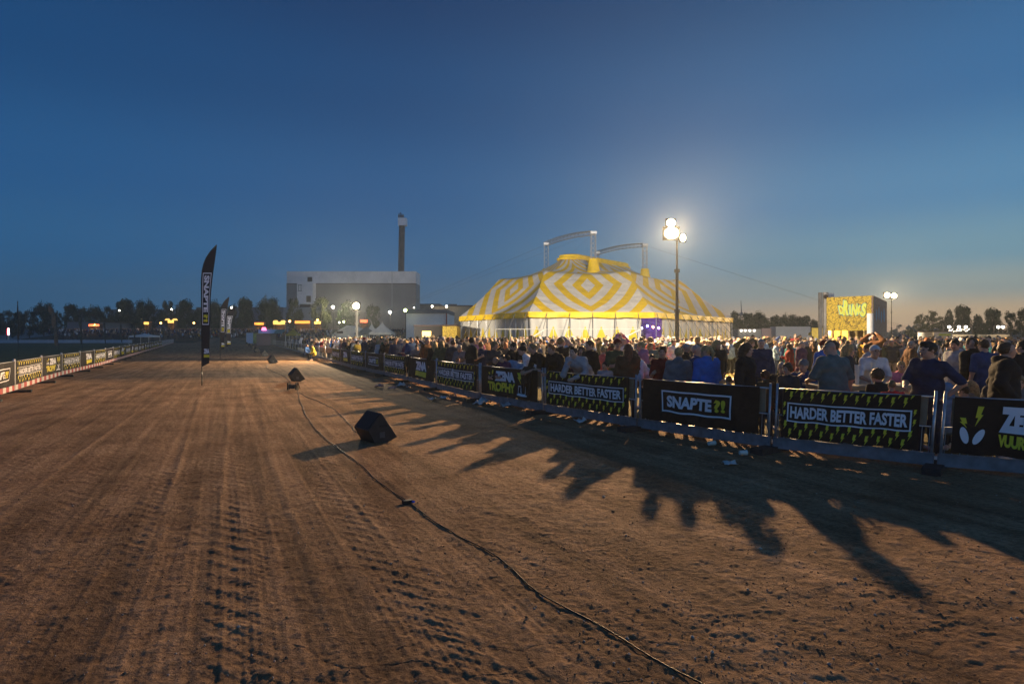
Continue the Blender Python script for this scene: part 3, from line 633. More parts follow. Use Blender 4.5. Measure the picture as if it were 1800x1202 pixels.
    for (i, j) in ((0, 1), (3, 2)):
        A = np.array((*MS[i], Ht[i])); B = np.array((*MS[j], Ht[j])); m = MB(); up = np.array((0, 0, 1.)); ns = 14
        cpts = [A + (B - A) * t + up * .22 * math.sin(math.pi * t) for t in np.linspace(0, 1, ns)]
        sd = np.cross((B - A) / np.linalg.norm(B - A), up) * .22
        for off in (sd + up * .22, -sd + up * .22, -up * .18): m.tube([c + off for c in cpts], .045, 6)
        for a_, b2 in zip(cpts[:-1], cpts[1:]):
            m.cyl(a_ + sd + up * .22, b2 - up * .18, .022, n=4); m.cyl(a_ - sd + up * .22, b2 - up * .18, .022, n=4); m.cyl(a_ - up * .18, b2 + sd + up * .22, .022, n=4)
        m.build('arched_truss', m_steel, root)
    m_rope = mat('rope_grey', (.10, .10, .10), .7)
    tops = [np.array((*q, h)) for q, h in zip(MS, Ht)]
    for A, B in ((tops[0], (7.8, 30, 0)), (tops[0], (-22, 58, 0)), (tops[1], (-25, 70, 0)), (tops[3], (46, 60, 0)), (tops[3], (40, 50, 0)), (tops[0], tops[3] - (0, 0, 3)), (tops[1], (-22, 62, 0)), (tops[0], tops[1] - (0, 0, 3.5))):
        m = MB(); m.cyl(A, B, .006, n=4); 
        if np.array(B)[1] > 40: m.build('stay_cable', m_rope, root)
    s_tot = s[-1]
    for k in range(60):
        q = np.searchsorted(s, k * s_tot / 60); p = P[q]
        if p[1] > 70: continue
        A = np.array((*p, he)); o = -dv[q]; B = np.array((p[0] + o[0] * 3.2, p[1] + o[1] * 3.2, 0))
        m = MB(); m.cyl(A, B, .022, n=5); m.build('guy_rope', m_rope, root)
        m = MB(); m.cyl((p[0] - o[0] * .1, p[1] - o[1] * .1, 0), (p[0] - o[0] * .1, p[1] - o[1] * .1, he - .1), .03, n=6); m.build('side_pole', m_steel, root)
    # stage seen through the opening
    st = thing('concert_stage', 'stage glowing blue and violet inside the tent entrance', 'stage', (14.4, 60, 0))
    m = MB(); m.box((14.8, 62, .5), (9, 3, 1.0)); m.build('platform', mat('stage_black', (.02, .02, .02), .6), st)
    m = MB(); m.box((14.8, 64, 2.3), (10, .1, 4.4)); m.build('backdrop', mat('stage_backdrop', (.10, .06, .22), .8, .6, 1.2), st)
    m = MB()
    for z in (3.05, 3.25): m.cyl((10.5, 60.5, z), (19, 60.5, z), .03, n=6)
    m.build('light_truss', m_dsteel, st)
    cols = [(.35, .30, 1), (.7, .3, 1), (.9, .9, 1), (.3, .4, 1), (1, .45, .2), (.6, .25, 1), (1, .3, .6)]
    for k in range(12):
        x = 11.4 + k * .55; c = cols[k % 7]; z = 2.95 - .1 * (k % 3)
        m = MB(); m.cyl((x, 60.4, z), (x, 60.3, z - .12), .09, n=8); m.build('spot_lamp', mat('spot_%d' % (k % 7), c, .4, emit=c, es=14), st)
    lamp((13.5, 60.0, 2.6), 170, (.35, .25, 1), .3, st); lamp((15.3, 60.6, 2.4), 130, (.75, .3, 1), .3, st); lamp((16.0, 61, 1.8), 120, (1, .4, .15), .2, st)
    m = MB()
    for k in range(5): m.box((12.2 + k * 1.1, 61.2, 1.45 + .15 * (k % 2)), (.6, .5, .8 + .3 * (k % 2)))
    m.build('amplifier', mat('stage_gear', (.08, .05, .05), .6), st)
tent()
# handrail in front of the tent
hr = thing('handrail', 'grey handrail with a sloped end before the striped tent wall', 'handrail', (2, 46, 0))
m = MB(); z = 2.42
m.tube([(-1.2, 46, z), (9.4, 46, z)], .03); 
for x in np.arange(-1.2, 9.5, 1.06): m.cyl((x, 46, 0), (x, 46, z), .025)
for (x0, z0, x1, z1) in ((9.2, 2.35, 7.2, 1.55), (2.3, 2.35, 1.0, 1.6)): m.cyl((x0, 45, z0), (x1, 43.5, z1), .05); m.cyl((x1, 43.5, 0), (x1, 43.5, z1), .04)
m.build('rails', mat('rail_pale', (.5, .48, .42), .5), hr)

# ---------------------------------------------------------------- far buildings
def cor(name, col, sc=1.2, rough=.6):
    if name in MATS: return MATS[name]
    m = mat(name, col, rough, .08, .25); nt, l = m.node_tree.nodes, m.node_tree.links
    t = N(nt, 'ShaderNodeTexCoord'); w = N(nt, 'ShaderNodeTexWave'); w.inputs['Scale'].default_value = sc; l.new(t.outputs['Object'], w.inputs[0])
    bp = N(nt, 'ShaderNodeBump'); bp.inputs['Distance'].default_value = .12; l.new(w.outputs['Fac'], bp.inputs['Height']); l.new(bp.outputs[0], nt['Principled BSDF'].inputs['Normal']); return m
mh_w = cor('cladding_white', (.86, .82, .80)); mh_g = cor('cladding_grey', (.30, .275, .265)); mh_d = mat('dark_opening', (.04, .025, .025), .7); mh_r = mat('roof_felt', (.08, .08, .085), .8)
def wbox(name, x0, y0, x1, y1, Y, dep, m, parent, dz=0):
    """box whose front fills the picture rectangle at depth Y"""
    a, b_ = px(x0, y1, Y), px(x1, y0, Y); a[2] = max(a[2], -.2)
    mb = MB(); mb.box(((a[0] + b_[0]) / 2, Y + dep / 2, (a[2] + b_[2]) / 2), (b_[0] - a[0], dep, b_[2] - a[2])); return mb.build(name, m, parent)
Y = 260
hb = thing('industrial_hall', 'large grey industrial hall with white top band and white corner block', 'building', tuple(px(617, 600, Y) * (1, 1, 0)))
wbox('upper_wall', 504, 477, 731, 498, Y - .4, 12, mh_w, hb); wbox('lower_wall', 503.5, 498, 731, 600, Y, 11.6, mh_g, hb)
wbox('white_block', 522, 496.8, 550, 538, Y - 4, 6, mh_w, hb); wbox('vent_opening', 540.5, 487, 548.5, 495, Y - .6, 1, mh_d, hb)
wbox('door_opening', 538.5, 520, 546, 531, Y - 4.3, 1, mh_d, hb); wbox('loading_canopy', 527, 534.5, 545, 539.5, Y - 6, 2, mh_d, hb)
wbox('shadow_gap', 504, 498, 731, 499, Y - .3, 1, mh_d, hb); wbox('drainpipe', 688.6, 477.5, 689.3, 540, Y - 1, .3, mat('pipe_pale', (.5, .5, .5), .5), hb)
m = MB(); a = px(525, 501, Y - 4.5)
for i in range(4): m.cyl(a + (i % 2 * 1.0, 0, 0), a + (i % 2 * 1.0, 0, -2.4), .08, n=5)
for z in (0, -2.4): m.box(a + (.5, 0, z), (1.6, .3, .15))
m.build('ladder', mh_d, hb)
wbox('lower_annex', 498, 540, 560, 590, Y - 12, 12, cor('cladding_bluegrey', (.25, .29, .34)), hb)
wbox('grey_annex', 560, 548, 640, 600, Y - 10, 10, cor('cladding_dull', (.22, .20, .18)), hb)
ch = thing('factory_chimney', 'tall brown round chimney with a white box at its top', 'chimney', tuple(px(704, 600, 275) * (1, 1, 0)))
m = MB(); c0 = px(703, 600, 275); m.cyl((c0[0], 275, 0), (c0[0] + .9, 275, px(0, 393, 275)[2]), 1.45, 1.3, 24); m.build('shaft', mat('chimney_brown', (.13, .095, .075), .8, .25, .6), ch, smooth=True)
wbox('top_box', 699.5, 383, 714, 396, 273, 3.4, mat('box_pale', (.66, .68, .72), .5), ch)
m = MB()
for x, y in ((701, 375.5), (704, 373), (706.5, 376), (709, 377)): a = px(x, y, 275); m.cyl((a[0], 275, a[2]), (a[0], 275, px(0, 384, 275)[2]), .22, n=5)
m.box(px(705, 380, 275), (2.6, .6, .5)); m.build('antennas', m_dsteel, ch)
def simple_building(x0, y0, x1, Y, label, m, roof=None, dep=30, parts=()):
    o = thing('warehouse', label, 'building', tuple(px((x0 + x1) / 2, 600, Y) * (1, 1, 0)))
    wbox('wall', x0, y0, x1, 620, Y, dep, m, o)
    if roof: wbox('roof', x0 - 1, y0 - roof[0], x1 + 1, y0, Y - .5, dep, roof[1], o)
    for nm, a, b_, c, d, mm_ in parts: wbox(nm, a, b_, c, d, Y - .3, .6, mm_, o)
    return o
simple_building(714, 550.5, 785, 150, 'low white hall with grey roof between the grey hall and the tent', mh_w, (6.5, cor('roof_bluegrey', (.13, .14, .17))), 20, (('red_edge', 784, 550, 785.6, 600, mat('trim_red', (.35, .08, .05))),))
simple_building(731, 535, 772, 300, 'flat pale warehouse right of the grey hall', cor('cladding_beige', (.30, .27, .23)), (1, mh_r))
simple_building(760, 538.5, 830, 230, 'long cream warehouse behind the left end of the striped tent', cor('cladding_cream', (.40, .33, .24)), (2, mh_r), 30, (('roof_unit', 788, 534.5, 803, 538, mh_d),))
simple_building(192, 545, 345, 290, 'long grey warehouse behind the trees on the left', cor('cladding_slate', (.12, .15, .18)), (1, mh_r))
simple_building(345, 541, 500, 295, 'long blue-grey warehouse behind the trees in the middle', cor('cladding_slate2', (.11, .14, .18)), (1, mh_r))
simple_building(-40, 577, 22, 260, 'pale building at the far left behind the red and white tube', cor('cladding_pale', (.22, .25, .28)), (1, mh_r))
simple_building(118, 566, 160, 205, 'small flat blue-grey shed under the trees on the left', cor('cladding_slate3', (.14, .17, .20)), (1, mh_r))

# ---------------------------------------------------------------- embankment with the far crowd
em = MB(); ex0, ex1 = px(60, 0, 195)[0], px(735, 0, 195)[0]
V = [(ex0, 178, 0), (ex1, 178, 0), (ex1, 196, 2.6), (ex0 + 8, 196, 2.6), (ex1, 225, 3.2), (ex0 + 8, 225, 3.2), (ex1, 240, 0), (ex0, 240, 0)]
em.add(V, [(0, 1, 2, 3), (3, 2, 4, 5), (5, 4, 6, 7), (0, 3, 5, 7), (1, 6, 4, 2)]); em.build('embankment', mat('bank_grass', (.045, .05, .03), .95, .4, .4), kind='structure')
EMB = lambda Y: np.interp(Y, [178, 196, 225], [0, 2.6, 3.2])
m = MB(); a, b_ = gp(367, 600.8), gp(436, 600.8); a, b_ = a * 160 / a[1], b_ * 160 / b_[1]; a[2] = b_[2] = 0
V = [(a[0] - 4, 158, 0), (b_[0] + 6, 158, 0), (b_[0] + 2, 163, 1.5), (a[0], 163, 1.5), (b_[0] + 2, 170, 1.5), (a[0], 170, 1.5)]
m.add(V, [(0, 1, 2, 3), (3, 2, 4, 5), (0, 3, 5), (1, 4, 2)]); m.build('dirt_bank', mat('bank_soil', (.24, .15, .09), .95, .25, .8), kind='structure')

# ---------------------------------------------------------------- trees
m_bark = mat('bark', (.07, .05, .038), .9, .3, 3)
def leafm(name, a, b_): return mat(name, a, .8, col2=b_, vscale=.5)
LEAF = [leafm('leaves_dark', (.022, .04, .016), (.05, .075, .028)), leafm('leaves_olive', (.035, .045, .018), (.075, .085, .032))]
def tree_mesh(seed, H, Wd, leaf, ncl=46, per=110, trunk_f=.27, lsz=.62, airy=0.):
    r = np.random.default_rng(seed); V = []; q = 0; mb = MB()
    mb.cyl((0, 0, -.3), (0, 0, H * .45), H * .022, H * .014, 8); mb.cyl((0, 0, H * .45), (r.normal(0, .1), 0, H * .85), H * .014, H * .004, 6)
    cl = []
    for k in range(ncl):
        t = r.uniform(0, 1); z = H * (trunk_f + (1 - trunk_f) * t ** .85); prof = math.sin(math.pi * min(1, (t * .80 + .16))) ** .5
        a = r.uniform(0, 6.28); d = Wd * .5 * prof * math.sqrt(r.uniform(.05 + airy * .2, 1)); c = np.array((d * math.cos(a), d * math.sin(a), z)); cl.append(c)
        if k % 4 == 0: mb.cyl((0, 0, max(H * .15, z - d * .8)), c, H * .006, H * .002, 5)
    cl = np.array(cl); R_ = Wd * r.uniform(.13, .23, ncl) * (1 - airy * .35)
    C = np.repeat(cl, per, 0); dirs = r.normal(size=(len(C), 3)); dirs /= np.linalg.norm(dirs, axis=1)[:, None]
    P = C + dirs * (np.repeat(R_, per) * r.uniform(.3, 1.15, len(C)))[:, None] * (1, 1, .8)
    n = len(P); a = r.normal(size=(n, 3)); a /= np.linalg.norm(a, axis=1)[:, None]; b_ = np.cross(a, r.normal(size=(n, 3))); b_ /= np.linalg.norm(b_, axis=1)[:, None]
    s_ = (lsz * r.uniform(.5, 1.3, n))[:, None]; Q = np.stack([P - a * s_ * .5, P + b_ * s_ * .35, P + a * s_ * .5, P - b_ * s_ * .35], 1).reshape(-1, 3)
    tm = mesh_np('trunk', np.vstack(mb.v), mb.f, m_bark)
    return tm, mesh_np('crown', Q, np.arange(n * 4).reshape(-1, 4), leaf)
TM = [tree_mesh(11, 11, 8.5, LEAF[0]), tree_mesh(12, 12, 9.5, LEAF[0], 56), tree_mesh(13, 11, 9, LEAF[1], 44, 90, .18, .55, .5), tree_mesh(14, 13, 11, LEAF[0], 64), tree_mesh(15, 10, 6.5, LEAF[1], 36, 80, .22, .5, .5), tree_mesh(16, 15, 7.5, LEAF[1], 50, 80, .30, .5, .6)]
def tree(x, ytop, w, Y, ti, label, group, zb=0., name='tree', rz=0.):
    tm, cm = TM[ti]; H0 = [11, 12, 11, 13, 10, 15][ti]; W0 = [8.5, 9.5, 9, 11, 6.5, 7.5][ti]
    top = px(x, ytop, Y); H = top[2] - zb; s_ = H / H0 / 1.03; sw = w / F * Y / W0 / 1.16
    o = thing(name, label, 'tree', (top[0], Y, zb), group, rz); o.scale = (sw, sw, s_)
    link('trunk', tm, o); link('crown', cm, o); return o
TL = [(-8, 549, 30, 0), (12, 548, 26, 2), (33, 550, 26, 0), (52, 546, 24, 4), (77, 535, 38, 3), (101, 548, 18, 4), (126, 538, 32, 1), (145, 541, 18, 4), (166, 541, 38, 3), (190, 541, 22, 2), (220, 530, 38, 1), (256, 531, 42, 3), (294, 532, 32, 2), (324, 531, 36, 1), (350, 545, 26, 0), (376, 532, 34, 3), (408, 537, 24, 4), (431, 528, 34, 1), (472, 526, 44, 3), (517, 528, 32, 2), (564, 526, 40, 2), (612, 533, 38, 0), (655, 537, 30, 4)]
TLL = ['dark round tree cut by the left edge', 'tree above the red and white tube light', 'round tree just right of the tube light', 'slim tree left of the big leftmost crown', 'large dark tree left of the brown leaning flag', 'small tree behind the brown leaning flag', 'bushy tree right of the brown leaning flag', 'slim tree beside a wide dark one', 'wide dark tree above the far crowd', 'airy tree right of the wide dark one', 'tall tree with a white lamp in front of it', 'broad tree above the small white gazebo',
       'airy tree between two dense ones left of the nearest black flag', 'dense tree just left of the nearest black flag', 'tree partly hidden by the nearest black flag', 'tree between the two black flags', 'slim tree right of the second black flag', 'dense oval tree left of the orange food stalls', 'broadest dark tree above the orange food stalls', 'airy tree before the left corner of the grey hall', 'broad open tree in front of the white hall block', 'dull tree behind the glaring white pole lamp', 'faint tree between the glaring lamp and the pagoda tents']
for k, (x, y, w, ti) in enumerate(TL): tree(x, y, w, 228, ti, TLL[k], 'trees along the bank on the left', 0, rz=k * 1.3)
TR = [(1600, 580, 22, 1, 120), (1618, 552, 22, 5, 120), (1640, 546, 30, 5, 120), (1668, 544, 16, 5, 130), (1692, 541, 34, 1, 130), (1665, 561, 36, 0, 128), (1720, 556, 24, 0, 125), (1745, 546, 34, 1, 120), (1776, 549, 26, 4, 120), (1800, 546, 26, 1, 120), (1830, 544, 32, 3, 120)]
TRL = ['low bush left of the twin airy trees on the right', 'left one of two airy trees right of the drinks stand', 'right one of two airy trees right of the drinks stand', 'small lollipop tree on a long trunk on the right', 'tallest dark oval tree above the food stand sign', 'low round tree behind the food stand sign', 'dark tree right of the tallest oval tree', 'broad round tree between the two food stand signs', 'slim ragged tree near the right edge', 'tree cut by the right edge', 'tree just beyond the right edge']
for k, (x, y, w, ti, Y) in enumerate(TR): tree(x, y, w, Y, ti, TRL[k], 'trees on the right', 0, rz=k * 2.1)
TB = [(1293, 550, 26, 0), (1315, 553, 32, 1), (1335, 551, 34, 3), (1361, 557, 34, 0), (1385, 555, 38, 3), (1412, 558, 36, 1), (1432, 564, 26, 0)]
for k, (x, y, w, ti) in enumerate(TB): tree(x, y, w, 170, ti, ['dark tree touching the right end of the striped tent', 'dark tree behind the distant wind turbine', 'second dark tree right of the wind turbine', 'dark tree above the pink lit trailer', 'broad dark tree above the long white trailer', 'dark tree above the right half of the long trailer', 'last dark tree left of the drinks stand'][k], 'dark trees behind the trailers', rz=k)
# far woods closing the horizon
V = []; r_ = np.random.default_rng(5); P = []
for k in range(900):
    a = r_.uniform(-.95, 1.1); Yd = r_.uniform(420, 520); P.append((a * Yd, Yd, r_.uniform(0, 5.5) * (1 + .4 * math.sin(a * 30))))
P = np.repeat(np.array(P), 14, 0) + r_.normal(0, (4, 4, 1.5), (900 * 14, 3)); n = len(P); a = r_.normal(size=(n, 3)); b_ = r_.normal(size=(n, 3))
Qd = np.stack([P - a, P + b_, P + a, P - b_], 1).reshape(-1, 3)
link('distant_woods', mesh_np('distant_woods', Qd, np.arange(n * 4).reshape(-1, 4), LEAF[0]), label='dark far-off woods along the horizon', kind='stuff')
# ---------------------------------------------------------------- drinks stand, stalls, tents
def crackle(name, base, line, sc):
    if name in MATS: return MATS[name]
    m = mat(name, base, .6); nt, l = m.node_tree.nodes, m.node_tree.links
    t = N(nt, 'ShaderNodeTexCoord'); nz = N(nt, 'ShaderNodeTexNoise'); nz.inputs['Scale'].default_value = sc * .8; l.new(t.outputs['Object'], nz.inputs[0])
    ad = N(nt, 'ShaderNodeVectorMath', operation='MULTIPLY_ADD'); l.new(nz.outputs['Color'], ad.inputs[0]); ad.inputs[1].default_value = (.5, .5, .5); l.new(t.outputs['Object'], ad.inputs[2])
    v = N(nt, 'ShaderNodeTexVoronoi', feature='DISTANCE_TO_EDGE'); v.inputs['Scale'].default_value = sc; l.new(ad.outputs[0], v.inputs[0])
    r = ramp(nt, [(.0, line), (.03, line), (.07, base)]); l.new(v.outputs['Distance'], r.inputs[0]); l.new(r.outputs[0], nt['Principled BSDF'].inputs['Base Color']); return m
def drinks():
    Y = 50; o = thing('drinks_stand', 'two-storey yellow crackle-painted container with graffiti lettering DRINKS', 'drinks stand', (27, Y, 0))
    A = px(1453, 528, Y); B = px(1535, 521, 47.6); Cc = px(1559, 524, 56)
    H = 5.0; A, B, Cc = [np.array((q[0], q[1], 0)) for q in (A, B, Cc)]; D = A + Cc - B
    def wall(p, q, z0, z1, m, name, th=.12):
        d = (q - p) / np.linalg.norm(q - p); n = np.array((-d[1], d[0], 0)); mb = MB(); mb.prism([(0, z0), (np.linalg.norm(q - p), z0), (np.linalg.norm(q - p), z1), (0, z1)], p, d, (0, 0, 1), n, th); return mb.build(name, m, o)
    mc = crackle('crackle_yellow', (.78, .52, .05), (.16, .09, .02), 4.2)
    mside = crackle('graffiti_side', (.30, .19, .14), (.16, .10, .08), 3)
    wall(A, B, 2.35, H, mc, 'front_panel'); wall(B, Cc, 0, H, mside, 'side_panel'); wall(Cc, D, 0, H, mside, 'back_panel'); wall(D, A, 0, H, mside, 'left_panel')
    d = (B - A) / np.linalg.norm(B - A); L = np.linalg.norm(B - A); n = np.array((d[1], -d[0], 0))
    m = MB(); m.add([A + (0, 0, H), B + (0, 0, H), Cc + (0, 0, H), D + (0, 0, H)], [(0, 1, 2, 3)]); m.add([A + (0, 0, 2.4), B + (0, 0, 2.4), Cc + (0, 0, 2.4), D + (0, 0, 2.4)], [(3, 2, 1, 0)]); m.build('roof', mh_r, o)
    m = MB()
    for k in range(7): c = A + d * (k * L / 6); m.box((c[0], c[1] + .1, 1.2), (.1, .1, 2.4))
    m.box(tuple(A + d * L / 2 + np.array((0, .1, 1.0))), (L, .3, .12), rz=math.atan2(d[1], d[0])); m.box(tuple(A + d * L / 2 + np.array((0, .1, .5))), (L, .1, .95), rz=math.atan2(d[1], d[0])); m.build('counter', mat('counter_wood', (.35, .24, .08), .7, .2, 3), o)
    c = A + d * L * .5 + np.array((0, 3.0, 1.5)); m = MB(); m.box(tuple(c), (L * .85, .06, 2.2), rz=math.atan2(d[1], d[0])); m.build('bar_wall', mat('bar_yellow', (.65, .48, .10), .7, .3, 1), o)
    for t in (.3, .7): lamp(A + d * L * t + np.array((0, 1.4, 2.2)), 260, (1, .72, .25), .2, o)
    def mp(s_, z, w): 
        s_, z, w = np.broadcast_arrays(np.asarray(s_, float), np.asarray(z, float), np.asarray(w, float)); return A + d * s_[..., None] + n * w[..., None] + np.array((0, 0, 1.)) * z[..., None]
    mg_ = mat('graffiti_green', (.85, .86, .10), .5, emit=None); mo = mat('graffiti_outline', (.03, .05, .06), .6); mi_ = mat('graffiti_highlight', (.25, .60, .50), .5)
    xs = [(.28, .105, 3.62, 4.32, -.12), (.375, .125, 3.52, 4.72, .05), (.50, .04, 3.6, 4.35, 0), (.555, .12, 3.5, 4.4, .1), (.67, .10, 3.55, 4.3, -.08), (.76, .10, 3.4, 4.45, .12)]
    for (x, w_, z0, z1, sk), chh in zip(xs, 'DRINKS'):
        V, Fs = text2d(chh, .06); V = V.copy(); w_ *= L; x *= L
        for mm_, off, g, dx in ((mo, .02, .10, .0), (mi_, .03, .045, -.03), (mg_, .04, 0, 0)):
            P = (V - .5) * (w_ + g, z1 - z0 + g) + (x + w_ / 2 + dx, (z0 + z1) / 2 + .0); P[:, 0] += (V[:, 1] - .5) * sk
            link('lettering', mesh_np('lettering', mp(P[:, 0], P[:, 1], off) - ORG[o], Fs, mm_), o)
    d2 = (Cc - B) / np.linalg.norm(Cc - B); n2 = np.array((d2[1], -d2[0], 0)); f = Flat(); L2 = np.linalg.norm(Cc - B)
    for k, (x, z, w_, h) in enumerate([(.1, 3.1, .16, .9), (.28, 3.2, .14, 1.1), (.45, 3.0, .16, 1.0), (.64, 3.1, .2, 1.2)]): f.add(*ell((x + w_ / 2) * L2, z + h / 2, w_ * L2 * .36, h / 2, .2 * (-1) ** k))
    V = np.vstack(f.v); W3 = B + d2 * V[:, 0][:, None] + n2 * .03 + np.array((0, 0, 1.)) * V[:, 1][:, None]
    link('blue_graffiti', mesh_np('blue_graffiti', W3 - ORG[o], f.f, mat('graffiti_blue', (.18, .30, .42), .6)), o)
    m = MB(); a = px(1475, 519, Y); m.box((a[0], Y + 1.5, H + .25), (.5, .5, .4)); m.build('roof_vent', m_steel, o)
    # big pipes
    p1 = thing('pipe_tower', 'tall grey metal pipe at the left corner of the drinks stand', 'pipe', tuple(gp(1451, 636) * (1, 1, 0)))
    Yp = 50.3; x = px(1449, 0, Yp)[0]; z = px(0, 514, Yp)[2]; m = MB(); m.cyl((x + .1, Yp, 0), (x + .1, Yp, z), .22, .22, 20); m.box((x - .28, Yp + .1, z / 2), (.22, .22, z)); m.build('tube', mat('pipe_metal', (.26, .24, .22), .5, .2, 3, metal=.4), p1, smooth=False)
    m = MB(); m.cyl((x, Yp - .25, z - .35), (x, Yp - .18, z - .35), .17, n=14); m.build('lamp_head', mh_d, p1)
    p2 = thing('pillar', 'white round pillar in front of the letter S of the drinks stand', 'pillar', (px(1530, 0, 38)[0], 38, 0))
    m = MB(); z = px(0, 552, 38)[2]; m.cyl((ORG[p2][0], 38, 0), (ORG[p2][0], 38, z), .19, .19, 20); m.build('tube', mat('pillar_white', (.55, .52, .48), .6, .1, 3), p2, smooth=False)
    m = MB(); m.cyl((ORG[p2][0], 38, z), (ORG[p2][0], 38, z + .04), .21, .21, 20); m.build('cap', mat('pillar_white'), p2)
drinks()
def stall(x0, y0, x1, y1, Y, label, front, txt=None, glow=None, sign=None, name='market_stall', zb=0, gp_=None):
    o = thing(name, label, 'stall', (px((x0 + x1) / 2, 0, Y)[0], Y, zb), gp_)
    a, b_ = px(x0, y1, Y), px(x1, y0, Y); a[2] = max(a[2], zb)
    w, h = b_[0] - a[0], b_[2] - zb; cx = (a[0] + b_[0]) / 2
    m = MB(); m.box((cx, Y + 1.5, zb + h / 2), (w, .08, h)); m.box((a[0] + .04, Y + .7, zb + h / 2), (.08, 1.5, h)); m.box((b_[0] - .04, Y + .7, zb + h / 2), (.08, 1.5, h)); m.build('walls', front, o)
    m = MB(); m.box((cx, Y + .2, zb + .5), (w, .1, 1.0)); m.build('counter', front, o)
    m = MB(); m.box((cx, Y + .7, b_[2] + .05), (w + .3, 1.9, .12)); m.build('roof', sign or front, o)
    m = MB(); m.box((cx, Y - .25, b_[2] - h * .1), (w + .1, .05, h * .2)); m.build('sign_board', glow or sign or front, o)
    if txt: f = Flat().text(txt, a[0] + .1 * w, b_[2] - h * .17, b_[0] - .1 * w, b_[2] - h * .04, .04); V = np.vstack(f.v); link('lettering', mesh_np('lettering', np.column_stack([V[:, 0], np.full(len(V), Y - .30), V[:, 1]]) - ORG[o], f.f, m_w), o)
    return o
g_or = mat('stall_glow_orange', (1, .5, .1), .5, emit=(1, .36, .05), es=1.1); g_ye = mat('stall_glow_yellow', (1, .8, .3), .5, emit=(1, .62, .12), es=1.0); g_wh = mat('stall_glow_white', (1, .9, .8), .5, emit=(1, .85, .65), es=2.0); g_rd = mat('stall_glow_red', (1, .2, .1), .5, emit=(1, .18, .06), es=2)
st_w = mat('stall_dark', (.08, .06, .05), .8); st_o = mat('stall_orange', (.45, .18, .05), .7)
for k, (x0, y0, x1, y1, Y, lab, gl) in enumerate([(448, 567, 464, 580, 200, 'small orange-lit food stall, leftmost of the row before the trees', g_or), (481, 566, 501, 580, 200, 'orange and yellow food stall under two domed lights', g_ye), (519, 564, 545, 580, 200, 'long food stall with a bright red and orange sign strip', g_or), (553, 565, 564, 580, 200, 'dim stall with greenish light left of the glaring lamp', g_ye),
        (634, 562, 646, 580, 198, 'red-lit stall just right of the glaring lamp pole', g_rd), (254, 566, 262, 580, 202, 'tiny yellow-lit stall above the white gazebo', g_ye), (157, 570, 175, 580, 202, 'dim white stall above the far crowd on the left', g_rd), (296, 563, 306, 574, 205, 'yellow round-topped stall left of the nearest black flag', g_ye)]):
    o = stall(x0, y0, x1, y1, Y, lab, st_w, glow=gl, sign=st_o, zb=EMB(Y), gp_='lit food stalls on the bank')
    lamp((ORG[o][0], Y - 1, EMB(Y) + 2.2), 120, (1, .5, .15), .3, o)
    if k in (1, 7):
        for dx in (-1.2, 1.2): m = MB(); m.cyl((ORG[o][0] + dx, Y, px(0, y0, Y)[2]), (ORG[o][0] + dx, Y, px(0, y0 - 3, Y)[2]), .9, .5, 10); m.build('dome_light', g_ye, o)
# small street lights on the bank and buildings
def small_light(x, y, Y, label, m, r=.35, zb=0, power=0, col=(1, .85, .6)):
    p = px(x, y, Y); o = thing('street_lamp', label, 'street lamp', (p[0], Y, zb), 'small lamps in the distance')
    mb = MB(); mb.cyl((p[0], Y, zb), (p[0], Y, p[2]), .08, .06, 6); mb.build('pole', m_dsteel, o)
    mb = MB(); mb.cyl((p[0], Y - .5, p[2] + r * .2), (p[0], Y - .2, p[2]), r * .9, r * .7, 10); mb.build('lamp_glass', m, o)
    if power: lamp(p + (0, -1, 0), power, col, .3, o)
g_w2 = mat('lamp_white_far', (1, 1, 1), .4, emit=(1, .93, .80), es=5); g_o2 = mat('lamp_orange_far', (1, .6, .2), .4, emit=(1, .42, .08), es=5); g_g2 = mat('lamp_green_far', (.8, 1, .4), .4, emit=(.80, 1, .35), es=9)
for a in [(211, 546, 220, 'white lamp in front of the tall tree on the left', g_w2, .3), (303, 544, 220, 'white lamp high in the airy tree on the left', g_w2, .3), (408, 541, 222, 'bright white lamp right of the second black flag', g_w2, .35), (586, 540, 225, 'white lamp just left of the glaring pole lamp', g_w2, .45), (686, 549, 240, 'white lamp at the foot of the grey hall', g_w2, .5), (713, 546, 148, 'greenish glaring lamp at the corner of the low white hall', g_g2, .42),
          (760, 539, 228, 'lamp on the corner of the flat pale warehouse', g_w2, .4), (785, 539, 228, 'lamp on the wall of the long cream warehouse', g_w2, .5), (728, 541, 255, 'faint wall lamp right corner of the grey hall', g_w2, .3), (510, 565, 199, 'orange lamp between two lit food stalls', g_o2, .42), (559, 563, 199, 'orange lamp right of the long red food stall', g_o2, .42), (284, 568, 199, 'small orange lamp right of the white gazebo', g_o2, .35), (342, 568, 199, 'small orange lamp left of the nearest black flag', g_o2, .35), (605, 566, 199, 'greenish lamp beneath the glaring pole lamp', g_g2, .35), (597, 567, 199, 'pinkish lamp beneath the glaring pole lamp', g_w2, .3), (168, 571, 200, 'red-orange lamp above the far crowd', g_o2, .25)]:
    small_light(*a, zb=EMB(a[2]) if a[2] < 226 else 0, power=90 if a[2] < 220 else (4200 if a[2] <= 240 and a[0] > 560 and a[0] < 720 else 200))
